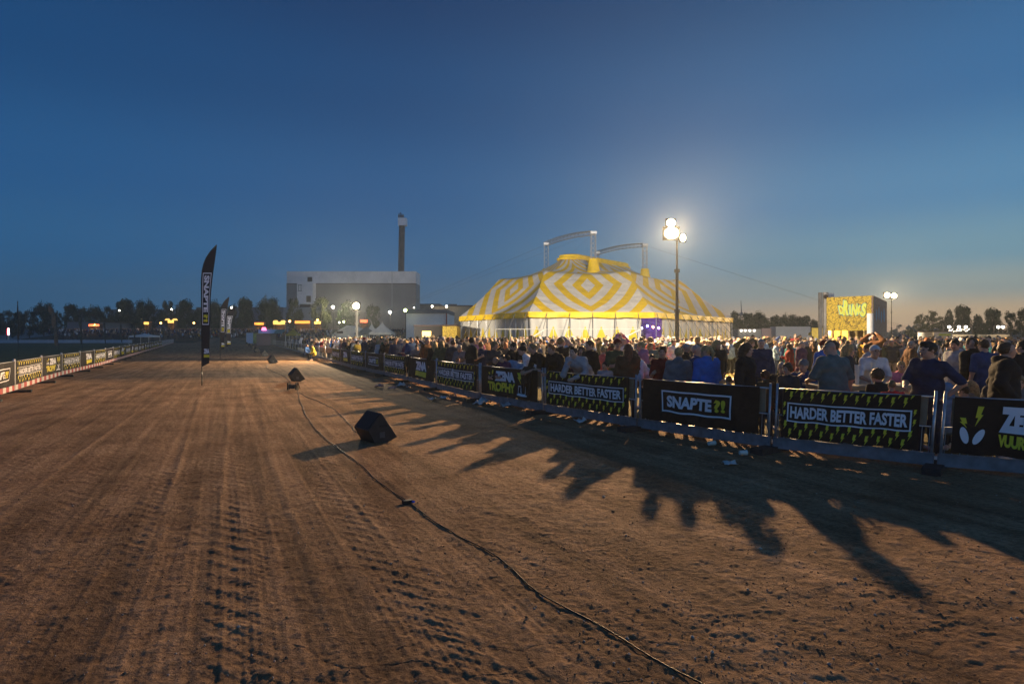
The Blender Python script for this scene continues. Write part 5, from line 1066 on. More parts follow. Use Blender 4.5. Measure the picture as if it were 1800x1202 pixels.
def hair_mesh(kind, h=.009):
    key = ('hair', kind, h)
    if key in CACHE: return CACHE[key]
    s = SDF((-.16, -.17, -.42 if 'long' in kind else -.2), (.16, .22, .2), h); Z0 = np.zeros(3)
    if kind in ('short', 'curly', 'long', 'longwavy', 'ponytail', 'bun', 'quiff', 'bob'):
        g = {'short': .006, 'quiff': .010, 'curly': .022, 'long': .014, 'longwavy': .020, 'ponytail': .006, 'bun': .007, 'bob': .018}[kind]
        s.ell((0, .016, .028), (.076 + g, .096 + g, .094 + g), .01)
        if kind == 'quiff': s.ell((0, -.055, .105), (.055, .045, .028), .02)
        if kind in ('long', 'longwavy'):
            L = -.32
            for q in (-1, 1): s.cone((q * .068, .02, .0), (q * .085, .03 + .01 * q, L * .75), .030, .022, .04)
            s.cone((0, .085, -.02), (0, .115, L), .075, .060, .04); s.cone((-.05, .08, -.05), (-.055, .10, L * .95), .045, .03, .03); s.cone((.05, .08, -.05), (.055, .10, L * .92), .045, .03, .03)
        if kind == 'bob':
            for q in (-1, 1): s.cone((q * .075, .02, .0), (q * .078, .02, -.11), .032, .026, .03)
            s.cone((0, .08, -.02), (0, .07, -.11), .06, .05, .04)
        if kind == 'ponytail': s.ell((0, .115, .045), (.03, .03, .03), .01); s.cone((0, .125, .04), (0, .165, -.04), .028, .030, .02); s.cone((0, .165, -.04), (.01, .15, -.17), .030, .012, .02)
        if kind == 'bun': s.ell((0, .085, .12), (.042, .042, .036), .01)
        amp, fr = {'curly': (.007, 95), 'short': (.002, 90), 'quiff': (.004, 80)}.get(kind, (.0035, 60)); s.noise(amp, fr, 2)
        s.ell((0, -.115, -.045 if kind != 'curly' else -.035), (.066 if 'long' in kind or kind == 'bob' else .085, .088, .108 if kind != 'quiff' else .115), .012, sub=True)
        if 'long' not in kind and kind != 'bob':
            s.ell((0, -.02, -.13), (.14, .10, .105), .02, sub=True)
    elif kind == 'buzz': s.ell((0, .018, .030), (.0765, .0965, .0935), .0); s.ell((0, -.12, -.05), (.1, .09, .115), .012, sub=True); s.ell((0, -.02, -.13), (.14, .10, .11), .02, sub=True)
    elif kind == 'cap': s.ell((0, .012, .045), (.086, .106, .088), .0); s.ell((0, -.11, -.055), (.12, .12, .095), .008, sub=True); s.ell((0, 0, -.07), (.15, .2, .092), .005, sub=True); s.ell((0, -.115, .052), (.066, .075, .011), .008, rotm('x', .15))
    elif kind == 'capback': s.ell((0, .012, .045), (.086, .106, .088), .0); s.ell((0, -.11, -.055), (.12, .12, .095), .008, sub=True); s.ell((0, 0, -.07), (.15, .2, .092), .005, sub=True); s.ell((0, .12, .035), (.062, .06, .011), .008, rotm('x', -.3))
    elif kind == 'beanie': s.ell((0, .014, .045), (.090, .110, .105), .0); s.noise(.002, 90); s.ell((0, -.10, -.07), (.12, .11, .105), .01, sub=True); s.ell((0, 0, -.10), (.15, .2, .11), .005, sub=True)
    elif kind == 'hood': s.ell((0, .025, .02), (.108, .122, .128), .0); s.cone((0, .05, -.08), (0, .04, -.14), .10, .11, .03); s.noise(.004, 45); s.ell((0, -.13, -.005), (.078, .12, .105), .01, sub=True)
    CACHE[key] = s.mesh(); return CACHE[key]
CAPM = {}
def dm(key, name, mats, fn):
    if key not in CAPM: r = fn(); CAPM[key] = smooth_mesh(name, r[0], r[1], mats, r[2] if len(r) > 2 else None)
    return CAPM[key]
def slot(o, i, m): o.material_slots[i].link = 'OBJECT'; o.material_slots[i].material = m
def fab(name, c): return mat('fabric_' + name.replace(' ', '_'), c, .85, .18, 9, bump=.006, bscale=45, spec=.12)
FAB = {'black': (.018, .018, .021), 'charcoal': (.05, .05, .056), 'navy': (.022, .032, .075), 'dark blue': (.02, .05, .14), 'royal blue': (.02, .12, .42), 'light blue': (.22, .33, .46), 'white': (.60, .59, .60), 'pale grey': (.34, .34, .36), 'grey': (.15, .15, .16), 'dark red': (.20, .018, .02), 'bright red': (.62, .04, .04), 'coral': (.70, .12, .09), 'pink': (.50, .17, .26), 'mustard': (.42, .26, .04), 'yellow': (.62, .48, .05), 'olive': (.08, .085, .045), 'brown': (.11, .055, .03), 'beige': (.34, .26, .18), 'teal': (.04, .20, .24), 'grey green': (.09, .13, .13), 'dark green': (.02, .06, .04), 'cream': (.50, .44, .34), 'plum': (.09, .03, .08), 'denim': (.06, .09, .16), 'dark denim': (.025, .035, .065)}
HAIRC = {'blond': (.36, .24, .10), 'dark blond': (.20, .13, .06), 'brown': (.075, .04, .02), 'dark': (.018, .013, .01), 'grey': (.25, .24, .23), 'ginger': (.26, .09, .03), 'auburn': (.13, .045, .02)}
def hairm(c): return mat('hair_' + c.replace(' ', '_'), HAIRC[c], .6, .35, 30, bump=.004, bscale=120, spec=.35)
HN = {'short': 'short {} hair', 'quiff': 'swept-up {} hair', 'curly': 'curly {} hair', 'long': 'long {} hair', 'longwavy': 'long wavy {} hair', 'ponytail': '{} ponytail', 'bun': '{} hair in a bun', 'bob': '{} bobbed hair', 'buzz': 'cropped {} hair', 'bald': 'bald head', 'cap': '{} cap', 'capback': '{} cap worn backwards', 'beanie': '{} beanie', 'hood': '{} hood up'}
UN = {'tee': 'T-shirt', 'sweater': 'sweater', 'hoodie': 'hoodie', 'jacket': 'jacket', 'coat': 'coat'}
NPEOPLE = [0]
def person(loc, yaw, pose, top, topc, legc='dark denim', hair='short', hairc='brown', label='', scale=1., skin=0, group='people in the crowd behind the fence', detail=True, wide=1., shoe='white'):
    k = NPEOPLE[0]; NPEOPLE[0] += 1
    hc = None if hair == 'bald' else (fab(hairc, FAB[hairc]) if hair in ('cap', 'capback', 'beanie', 'hood') else hairm(hairc))
    tm, lm, sm = fab(topc, FAB[topc]), fab(legc, FAB[legc]), fab(shoe, FAB[shoe])
    if detail:
        o = thing('person', label, 'person', tuple(loc), group, yaw); o.scale = (scale * wide, scale * wide, scale); J = skeleton(pose)
        b_ = link('body', dm(('b', pose), 'body', [m_skin[0], m_eye, m_lip], lambda: body_mesh(pose)), o); slot(b_, 0, m_skin[skin])
        t = link('top', dm(('t', pose, top), 'top', tm, lambda: top_mesh(pose, top)), o); t.name = {'tee': 't_shirt', 'sweater': 'sweater', 'hoodie': 'hoodie', 'jacket': 'jacket', 'coat': 'coat'}[top]; slot(t, 0, tm)
        q = link('trousers', dm(('l', pose), 'trousers', lm, lambda: leg_mesh(pose)), o); slot(q, 0, lm); q = link('shoes', dm(('s', pose), 'shoes', sm, lambda: shoe_mesh(pose)), o); slot(q, 0, sm)
        if hair != 'bald':
            hm_ = link('hair', dm(('h', hair), 'hair', hc, lambda: hair_mesh(hair)), o); slot(hm_, 0, hc); M = np.eye(4); M[:3, :3] = J['Hm']; M[:3, 3] = J['head']; hm_.matrix_local = Matrix(M.tolist())
            if hair in ('cap', 'capback'): hm_.name = 'cap'; h2_ = link('hair', dm(('h', 'buzz'), 'hair', hairm('brown'), lambda: hair_mesh('buzz')), o); slot(h2_, 0, hairm('brown')); h2_.matrix_local = Matrix(M.tolist())
            elif hair in ('beanie', 'hood'): hm_.name = hair
    else:
        def mk():
            J = skeleton(pose); parts = [body_mesh(pose, .026), top_mesh(pose, top, .028), leg_mesh(pose, .03)]
            V, Q, mi = [], [], []; n = 0
            for i, p in enumerate(parts): V.append(p[0]); Q.append(p[1] + n); mi += [i] * len(p[1]); n += len(p[0])
            if hair != 'bald': hv, hq = hair_mesh(hair, .018); V.append(hv @ J['Hm'].T + J['head']); Q.append(hq + n); mi += [3] * len(hq)
            return np.vstack(V), np.vstack(Q), mi
        o = link('person', dm(('far', pose, top, hair), 'person', [m_skin[0], tm, lm, hc or lm], mk)); o.location = tuple(loc); o.rotation_euler = (0, 0, yaw); o.scale = (scale * wide, scale * wide, scale)
        setp(o, label, 'person', group)
        for i, m_ in enumerate((m_skin[skin], tm, lm, hc or lm)): slot(o, i, m_)
    return o
fx = lambda x, extra: None
def on_fence(x, d):
    """ground point seen at column x, d metres behind the right fence"""
    for Y in np.arange(6, 60, .05):
        if (x - CX) / F * Y > fence_x(RP, Y) - 1e-6: 
            return np.array(((x - CX) / F * (Y + d), Y + d, 0))
def at(x, Y): return np.array(((x - CX) / F * Y, Y, 0))
D = R
OCC = []
def P_(x, Yd, yaw, pose, top, topc, hair, hairc, label, scale=1., legc='dark denim', skin=0, wide=1., z=0.):
    """Yd < 6: metres behind the fence; otherwise depth"""
    p = on_fence(x, Yd) if Yd < 6 else at(x, Yd); p[2] = z; OCC.append((p[0], p[1])); return person(p, D(yaw), pose, top, topc, legc, hair, hairc, label, scale, skin, wide=wide)
P_(765, .6, 175, 'stand', 'jacket', 'black', 'long', 'blond', 'person with long blond hair and black jacket seen from behind at the rail', .98)
P_(777, .9, 150, 'pocket', 'coat', 'olive', 'long', 'dark blond', 'person in olive coat with dark blond hair turned away at the rail')
P_(797, 1.6, 160, 'stand', 'sweater', 'charcoal', 'short', 'brown', 'person in charcoal sweater seen from behind right of the olive coat', 1.02)
P_(806, .4, 20, 'stand', 'tee', 'white', 'short', 'ginger', 'small child in white T-shirt peeking over the fence', .68)
P_(830, .5, 120, 'hold', 'tee', 'black', 'short', 'dark', 'tall person in black T-shirt standing sideways by a fence post', 1.08, wide=1.05)
P_(845, 1.4, 200, 'fold', 'sweater', 'navy', 'buzz', 'dark blond', 'person in navy sweater right behind the tall one in black')
P_(869, 1.3, 30, 'hold', 'sweater', 'charcoal', 'curly', 'dark blond', 'person with curly dark blond hair and charcoal sweater facing the fence')
P_(884, .45, 300, 'rail', 'sweater', 'black', 'bald', None, 'bald-headed person in black bending low over the rail', .82)
P_(901, 1.3, 60, 'phone', 'jacket', 'black', 'short', 'dark', 'person in black jacket holding out both hands behind the bent group')
P_(893, .55, 320, 'rail', 'sweater', 'plum', 'short', 'brown', 'person in plum sweater bending beside the bald-headed one', .86)
P_(916, 1.1, 250, 'bend', 'jacket', 'light blue', 'short', 'dark', 'person in light blue draped over the rail in the bent group', .95)
P_(921, 1.8, 40, 'fold', 'jacket', 'black', 'short', 'dark', 'person in black jacket standing over the bent group')
P_(929, .4, 350, 'rail', 'sweater', 'charcoal', 'curly', 'dark', 'small child with curly dark hair resting on the rail', .66)
P_(937, 1.4, 270, 'rail', 'sweater', 'white', 'beanie', 'black', 'person in white patterned sleeves and black beanie stooping', 1.0)
P_(958, .75, 290, 'rail', 'tee', 'black', 'short', 'dark blond', 'big person in black T-shirt leaning left over the fence', 1.06, wide=1.12)
P_(985, .85, 310, 'rail', 'hoodie', 'black', 'quiff', 'ginger', 'person with ginger quiff and black hoodie leaning on the rail', 1.05)
P_(1024, .5, 325, 'railchin', 'sweater', 'pale grey', 'quiff', 'dark', 'person in pale grey sweater leaning with one hand on the cheek', 1.05, wide=1.08, skin=2)
P_(1022, 1.6, 345, 'stand', 'sweater', 'plum', 'bob', 'brown', 'person with brown bob peeping over the pale grey leaning one', .95)
P_(1036, 1.2, 300, 'stand', 'jacket', 'black', 'short', 'brown', 'person in black jacket and white collar behind the pale grey sweater', 1.04)
P_(1060, 3.2, 180, 'stand', 'sweater', 'coral', 'bun', 'blond', 'person in bright coral top with blond bun seen from behind', .94)
P_(1063, .8, 330, 'stand', 'tee', 'pale grey', 'short', 'dark', 'child in pale grey T-shirt with dark hair right of the pale grey sweater', .76)
P_(1086, 1.3, 10, 'fold', 'tee', 'olive', 'cap', 'dark red', 'tall person in olive T-shirt and dark red cap facing the track', 1.06, wide=1.05)
P_(1104, .45, 175, 'stand', 'jacket', 'brown', 'long', 'auburn', 'person with very long auburn hair and brown jacket seen from behind', 1.0)
P_(1132, 1.0, 290, 'rail', 'hoodie', 'white', 'ponytail', 'brown', 'person in whitish hoodie facing left behind the twin fence posts', 1.0)
P_(1146, 1.8, 340, 'stand', 'sweater', 'charcoal', 'short', 'dark', 'child in charcoal between the whitish hoodie and the red T-shirt', .86)
P_(1164, .5, 330, 'hold', 'tee', 'dark red', 'quiff', 'brown', 'youth in dark red T-shirt standing at the fence', .98)
P_(1193, .45, 160, 'stand', 'hoodie', 'grey', 'short', 'blond', 'person in grey hoodie with short blond hair seen from behind', .97)
P_(1227, 1.0, 60, 'drink', 'jacket', 'dark blue', 'buzz', 'grey', 'person half hidden behind the royal blue jacket', 1.0)
P_(1242, .5, 200, 'hold', 'jacket', 'royal blue', 'ponytail', 'blond', 'person in royal blue jacket with blond ponytail at the fence', 1.0, wide=1.06)
P_(1281, .5, 180, 'stand', 'tee', 'black', 'buzz', 'ginger', 'small child whose cropped ginger head just shows above the banner', .68)
P_(1312, .6, 50, 'stand', 'coat', 'black', 'longwavy', 'brown', 'person in long black coat with wavy brown hair facing right', 1.02)
P_(1338, 5.2, 350, 'stand', 'jacket', 'navy', 'buzz', 'grey', 'person in open navy jacket and blue shirt standing behind the black coat', 1.06)
P_(1345, .7, 200, 'stand', 'hoodie', 'brown', 'curly', 'auburn', 'child with curly auburn hair low beside the black coat', .74)
P_(1374, 2.8, 340, 'sit', 'tee', 'black', 'buzz', 'grey', 'seated person in black T-shirt with cropped grey hair', 1.04)
P_(1384, .8, 300, 'stand', 'sweater', 'charcoal', 'curly', 'brown', 'youth with curly brown hair looking left behind the fence post', .82)
P_(1413, 3.0, 330, 'sitdrink', 'hoodie', 'dark blue', 'beanie', 'grey', 'seated person in dark blue hoodie and grey beanie drinking', 1.06)
P_(1449, 4.4, 30, 'stand', 'jacket', 'royal blue', 'cap', 'dark red', 'person in royal blue jacket and dark red cap left of the bald-headed one', 1.04)
P_(1462, .75, 200, 'twist', 'tee', 'grey green', 'buzz', 'brown', 'large person in grey green shirt with cropped hair twisting away by the banner', 1.06, wide=1.22)
P_(1492, 3.2, 60, 'stand', 'jacket', 'charcoal', 'longwavy', 'blond', 'person with wavy blond hair in charcoal jacket looking right', 1.0)
P_(1530, 3.4, 345, 'rail', 'tee', 'white', 'cap', 'white', 'person in white T-shirt and white cap leaning over the table', 1.06)
P_(1550, 1.6, 190, 'sit', 'sweater', 'black', 'curly', 'brown', 'seated person in black with brown hair seen from behind at the table', 1.0)
P_(1584, 4.8, 330, 'sit', 'hoodie', 'pink', 'ponytail', 'blond', 'seated girl in pink hoodie looking left', 1.02)
P_(1568, .6, 160, 'stand', 'tee', 'bright red', 'buzz', 'dark blond', 'boy in bright red shirt peeping over the slogan banner', .70)
P_(1628, .75, 292, 'hip', 'tee', 'navy', 'quiff', 'dark', 'large dark-haired person in navy shirt reaching to the fence, one hand on hip', 1.05, wide=1.15)
P_(1669, 1.3, 175, 'sit', 'hoodie', 'light blue', 'hood', 'light blue', 'seated child in light blue hooded top seen from behind', .86)
P_(1678, 4.6, 280, 'pocket', 'hoodie', 'pale grey', 'short', 'dark', 'person in pale grey hoodie standing sideways', 1.06)
P_(1702, 1.6, 185, 'sit', 'sweater', 'pale grey', 'short', 'brown', 'seated child in pale grey sweater seen from behind', .82)
P_(1709, 4.2, 190, 'pocket', 'jacket', 'black', 'short', 'brown', 'big person in black jacket seen from behind left of the dark blue shirt', 1.08)
P_(1729, 4.0, 180, 'stand', 'tee', 'dark blue', 'short', 'brown', 'person in dark blue T-shirt seen from behind', 1.06)
P_(1744, 2.2, 20, 'sit', 'jacket', 'charcoal', 'bob', 'blond', 'seated person with blond bob left of the big black coat', .98)
P_(1769, 1.1, 60, 'pocket', 'coat', 'black', 'short', 'brown', 'large person in puffy black coat standing near the right edge', 1.04, wide=1.16)
P_(1787, 1.5, 330, 'sit', 'jacket', 'grey', 'bob', 'dark blond', 'seated person in grey jacket at the right edge', .98)
P_(1715, 2.4, 200, 'sit', 'sweater', 'beige', 'long', 'blond', 'seated child with long blond hair between two adults at the right', .84)
P_(1798, 3.2, 200, 'stand', 'jacket', 'black', 'short', 'dark', 'dark figure cut by the right edge', 1.05)
# draped over the fence further left, and the steward crouching on the track side
p = on_fence(576, -.6)
person(gp(536, 633) + (.1, 0, 0), D(70), 'sit', 'jacket', 'dark blue', 'dark denim', 'short', 'brown', 'person in dark blue crouching on the track side of the right fence', .95)
person(gp(551, 634), D(300), 'sit', 'jacket', 'yellow', 'black', 'cap', 'black', 'crouching steward in a yellow high-visibility vest on the track side', .95)
# people around the far half of the fence, on their own legs, leaning on the rail
NEARX = [(560, 'fold'), (588, 'rail'), (607, 'rail'), (630, 'rail'), (655, 'stand'), (690, 'rail'), (712, 'rail'), (738, 'hold')]

# the crowd in the field: individuals
POSES = ['stand', 'hold', 'fold', 'phone', 'drink', 'pocket', 'look', 'walk', 'shoot']; PN = {'stand': 'standing still', 'hold': 'holding a drink', 'fold': 'with folded arms', 'phone': 'with both hands raised in front', 'drink': 'drinking', 'pocket': 'with hands in the pockets', 'look': 'looking sideways', 'walk': 'walking', 'shoot': 'with both arms raised', 'rail': 'leaning on the rail', 'sit': 'sitting'}
def zone(x):
    for lim, t in ((470, 'at the far end of the track'), (520, 'below the lit food stalls'), (580, 'below the white hall block'), (645, 'below the glaring pole lamp'), (700, 'before the white pagoda tents'), (780, 'before the black container bar'), (860, 'below the left end of the striped tent'), (950, 'below the left flank of the striped tent'), (1060, 'below the central diamonds of the tent'), (1125, 'left of the tent entrance'), (1175, 'in front of the tent entrance'), (1240, 'just right of the tall floodlight mast'), (1300, 'below the right end of the striped tent'), (1360, 'below the dark trees'), (1440, 'before the long white trailer'), (1500, 'before the left half of the drinks stand'), (1560, 'before the right half of the drinks stand'), (1640, 'between drinks stand and food stands'), (1720, 'before the food stand with script sign'), (1900, 'near the right edge before the food stands')):
        if x < lim: return t
USED = set(); cr = random.Random(99)
TOPS = ['black'] * 6 + ['charcoal'] * 4 + ['navy'] * 4 + ['dark blue'] * 2 + ['grey'] * 3 + ['pale grey', 'pale grey', 'white', 'white', 'olive', 'brown', 'beige', 'dark red', 'light blue', 'royal blue', 'teal', 'mustard', 'pink', 'plum', 'dark green', 'cream', 'grey green', 'bright red', 'denim', 'denim', 'brown']
def rnd_attr(x, poses, back=.35):
    for _ in range(60):
        fem = cr.random() < .4
        hair = cr.choice(['long', 'long', 'longwavy', 'ponytail', 'bob', 'bun']) if fem else cr.choice(['short', 'short', 'short', 'quiff', 'buzz', 'curly', 'cap', 'beanie', 'bald', 'short'])
        hc = cr.choice(['black', 'white', 'navy', 'dark red', 'grey']) if hair in ('cap', 'beanie') else cr.choice(['blond', 'dark blond', 'dark blond', 'brown', 'brown', 'dark', 'dark', 'grey', 'ginger'] if hair != 'bald' else ['brown'])
        top = cr.choice(['tee', 'sweater', 'hoodie', 'jacket', 'jacket', 'coat']); tc_ = cr.choice(TOPS); pose = cr.choice(poses)
        if len(hair) == 99: continue
        lab = 'person in %s %s with %s %s %s' % (tc_, UN[top], HN[hair].format(hc), PN[pose], zone(x))
        if len(lab.split()) <= 22 and lab not in USED and len(lab) < 200:
            w = lab.split()
            if len(w) > 16: lab = lab.replace('with both hands raised in front', 'hands raised').replace('with hands in the pockets', 'hands pocketed').replace('with both arms raised', 'arms raised').replace('with folded arms', 'arms folded').replace('leaning on the rail', 'leaning').replace(' worn backwards', '').replace(' hair in a bun', ' bun').replace('in front of', 'before').replace('the ', ''); 
            if len(lab.split()) > 16 or lab in USED: continue
            USED.add(lab); return hair, hc, top, tc_, pose, lab, fem
    return hair, hc, top, tc_, pose, lab, fem
spots = []
def free(x, y, r): return all((x - a) ** 2 + (y - b) ** 2 > r * r for a, b in OCC)
BLOCK = [(6.8, 25.8, .5), (ORG_ := (27, 50, 4))] 
tables = [(1511, 679, 0), ]
def try_spot(X, Y, r):
    if X < fence_x(RP, Y) + .55: return False
    if math.hypot(X - 8.7, Y - 33) < .5 or not free(X, Y, r): return False
    return True
# along the rail first
Y = 18.5; rail = []
while Y < 62:
    X = float(fence_x(RP, Y)) + .62
    if free(X, Y, .5) and cr.random() < .85: OCC.append((X, Y)); rail.append((X, Y))
    Y += cr.uniform(.5, 1.1)
indiv = []
for X, Y in rail:
    x = proj((X, Y, 1))[0]; hair, hc, top, tc_, pose, lab, fem = rnd_attr(x, ['rail', 'rail', 'stand', 'hold', 'fold', 'look'])
    indiv.append((X, Y, cr.uniform(-60, 10) if pose == 'rail' else cr.uniform(-90, 60), pose, top, tc_, hair, hc, lab, fem, True))
# the rest of the field; denser towards the left, thin on the right near the fence
target = 225; tries = 0
while len(indiv) < target and tries < 60000:
    tries += 1; x = cr.uniform(500, 1815); Y = 11 + 33 * cr.random() ** 1.1; X = (x - CX) / F * Y
    dens = 1.0 if x < 1150 else .42 + .5 * min(1, max(0, (Y - 20) / 12)); 
    if x > 1130 and Y < 15.5: dens = .05
    if cr.random() > dens or not try_spot(X, Y, .55 if x < 1150 else .62): continue
    if cr.random() > (.45 if Y < 24 else .8): continue
    OCC.append((X, Y)); hair, hc, top, tc_, pose, lab, fem = rnd_attr(x, POSES); indiv.append((X, Y, cr.uniform(0, 360), pose, top, tc_, hair, hc, lab, fem, False))
for (X, Y, yaw, pose, top, tc_, hair, hc, lab, fem, isr) in indiv:
    sc = cr.gauss(.965 if fem else 1.035, .035); near = Y < 21
    person((X, Y, 0), D(yaw), pose, top if near else {'tee': 'tee', 'sweater': 'sweater', 'hoodie': 'jacket', 'jacket': 'jacket', 'coat': 'coat'}[top], tc_, cr.choice(['dark denim', 'dark denim', 'black', 'denim', 'charcoal', 'beige']), hair, hc, lab, sc, cr.randrange(3), detail=near, wide=cr.uniform(.95, 1.12))
# everyone further back: more than three hundred, one dense mass
def crowd_mass(name, label, pts, h, zf=None, seed=3, dark=1.):
    r = np.random.default_rng(seed); tm = []
    for pose in ('stand', 'hold', 'fold', 'shoot', 'phone'):
        J = skeleton(pose); V, Q, M = [], [], []; n = 0; pr = [(body_mesh(pose, h), 0), (top_mesh(pose, 'jacket', h * 1.05), 1), (leg_mesh(pose, h * 1.1), 2), (hair_mesh('short', h * .8), 3)]
        for p, i in pr:
            v = p[0] @ J['Hm'].T + J['head'] if i == 3 else p[0]; V.append(v); Q.append(p[1] + n); M += [i] * len(p[1]); n += len(p[0])
        tm.append((np.vstack(V), np.vstack(Q), np.array(M)))
    cols = [c for c in ('black', 'charcoal', 'navy', 'dark blue', 'grey', 'pale grey', 'white', 'olive', 'brown', 'beige', 'dark red', 'light blue', 'mustard')]; pw = np.array([6, 5, 5, 2, 3, 2, 2, 2, 2, 1.5, 1, 1.2, .6]); pw /= pw.sum(); hcs = ['dark', 'brown', 'dark blond', 'blond', 'grey']
    mats_ = m_skin + [fab(c, FAB[c]) for c in cols] + [hairm(c) for c in hcs]; V, Q, M = [], [], []; n = 0
    for (X, Y) in pts:
        v, q, m = tm[r.choice(5, p=[.45, .25, .2, .04, .06])]; a = r.uniform(0, 6.28); s_ = r.normal(.985, .07); c, sn_ = math.cos(a), math.sin(a)
        w = v * s_; w = np.column_stack([w[:, 0] * c - w[:, 1] * sn_ + X, w[:, 0] * sn_ + w[:, 1] * c + Y, w[:, 2] + (zf(Y) if zf else 0)])
        lut = np.array([r.integers(3), 3 + r.choice(len(cols), p=pw), 3 + r.choice([0, 0, 1, 2]), 3 + len(cols) + r.integers(len(hcs))])
        V.append(w); Q.append(q + n); M.append(lut[m]); n += len(w)
    link(name, smooth_mesh(name, np.vstack(V), np.vstack(Q), mats_, np.concatenate(M)), label=label, kind='stuff')
r_ = np.random.default_rng(8); pts = []
while len(pts) < 1500:
    Y = 1 / r_.uniform(1 / 112, 1 / 29.); x = r_.uniform(440, 1830); X = (x - CX) / F * Y
    if X < fence_x(RP, Y) + .6 or math.hypot(X - 9, Y - 67) < 18.5 or (Y > 45 and x > 1300 and r_.random() < .35) or (47 < Y < 58 and 1436 < x < 1570): continue
    if not free(X, Y, .45): continue
    if Y > 60 and x > 1000 and r_.random() < .5: continue
    pts.append((X, Y)); 
    if Y < 34: OCC.append((X, Y))
crowd_mass('crowd', 'dense mass of people far back in the field before the tent', pts, .05)
pts = []
for _ in range(1300):
    x = r_.uniform(84, 730) if r_.random() < .85 else r_.uniform(330, 560); Y = 182 + 24 * r_.random() ** .8; X = (x - CX) / F * Y
    if x < 100 and r_.random() < .7: continue
    pts.append((X, Y))
crowd_mass('bank_crowd', 'far crowd standing along the bank under the trees', pts, .075, EMB, 5)
# ---------------------------------------------------------------- loudspeakers, cable, tables, litter
m_sp = mat('speaker_paint', (.022, .021, .024), .55, .25, 9, bump=.003, bscale=90, spec=.3); m_gr = mat('speaker_grille', (.016, .015, .018), .7, bump=.004, bscale=220)
def wedge(base, W_, yaw, label, detail=True):
    o = thing('stage_speaker', label, 'loudspeaker', tuple(base), 'wedge loudspeakers in a row on the track', yaw)
    ORG[o] = np.zeros(3); s = W_
    pr = [(0, 0), (.26 * s, 0), (.44 * s, .08 * s), (.13 * s, .53 * s), (-.13 * s, .24 * s)]     # side outline; the sloped upper left face is the grille
    m = MB(); w = .62 * s; m.prism(pr, (0, 0, 0), (1, 0, 0), (0, 0, 1), (0, 1, 0), w); c = m.build('cabinet', m_sp, o)
    bv = c.modifiers.new('b', 'BEVEL'); bv.width = .010 * s; bv.segments = 2; bv.limit_method = 'ANGLE'
    def face(i, j, inset, name, mt, t=.012):
        a, b_ = np.array(pr[i]), np.array(pr[j]); d = b_ - a; L = np.linalg.norm(d); d /= L; n = np.array((-d[1], d[0])); mid = (a + b_) / 2
        if n @ (mid - np.array((.13 * s, .2 * s))) < 0: n = -n
        q = MB(); A = np.array((a[0] + d[0] * inset, inset, a[1] + d[1] * inset)) + np.array((n[0], 0, n[1])) * .001
        q.prism([(0, 0), (L - 2 * inset, 0), (L - 2 * inset, w - 2 * inset), (0, w - 2 * inset)], A, (d[0], 0, d[1]), (0, 1, 0), (n[0], 0, n[1]), t); return q.build(name, mt, o)
    face(4, 3, .025 * s, 'grille', m_gr); face(3, 2, .05 * s, 'back_panel', m_gr, .006)
    q = MB(); q.box((.16 * s, -.004, .30 * s), (.15 * s, .012, .05 * s)); q.build('handle', m_gr, o)
    q = MB(); q.box((.14 * s, -.004, .14 * s), (.10 * s, .010, .10 * s)); q.cyl((.12 * s, -.012, .15 * s), (.12 * s, .0, .15 * s), .014 * s); q.build('socket_plate', m_steel if False else mat('socket_plate', (.07, .07, .075), .4), o)
    return o
def on(pt): h = float(ground_height(np.array([pt[0]]), np.array([pt[1]]), np.array([pt[0] + .4545 * pt[1]]))[0]); return np.array((pt[0], pt[1], h))
SP = [((659, 779.6), 1.0, 37, 'black wedge loudspeaker on the soil, nearest and largest'), ((516.7, 670.8), 1.06, 30, 'second black wedge loudspeaker, behind the small stage box'), ((476.5, 638.5), 1.1, 33, 'third black wedge loudspeaker along the track'), ((462.5, 626.3), 1.1, 28, 'fourth black wedge loudspeaker along the track'), ((450, 619), 1.1, 35, 'fifth black wedge loudspeaker along the track'), ((443.5, 613), 1.1, 37, 'sixth black wedge loudspeaker along the track'), ((437, 608.5), 1.1, 30, 'seventh, far black wedge loudspeaker along the track'), ((433, 605.5), 1.1, 30, 'farthest tiny black wedge loudspeaker')]
for p, w_, yw, lab in SP: wedge(on(gp(*p)), w_, R(yw), lab)
b_ = on(gp(513, 686)); o = thing('stage_box', 'small dark stage box with two side panels near the second loudspeaker', 'stage box', tuple(b_))
m = MB(); m.box(b_ + (0, .1, .13), (.20, .2, .14)); m.build('box', m_sp, o)
for sg in (-1, 1): m = MB(); m.box(b_ + (sg * .15, .1, .14), (.03, .26, .24)); m.build('side_panel', m_sp, o)
m = MB(); m.tube([b_ + (.16, 0, .1), b_ + (.22, 0, .26), b_ + (.26, .1, .05)], .012); m.build('strap', mat('strap_brown', (.15, .07, .04), .7), o)
m_cab = mat('cable_black', (.015, .014, .015), .5)
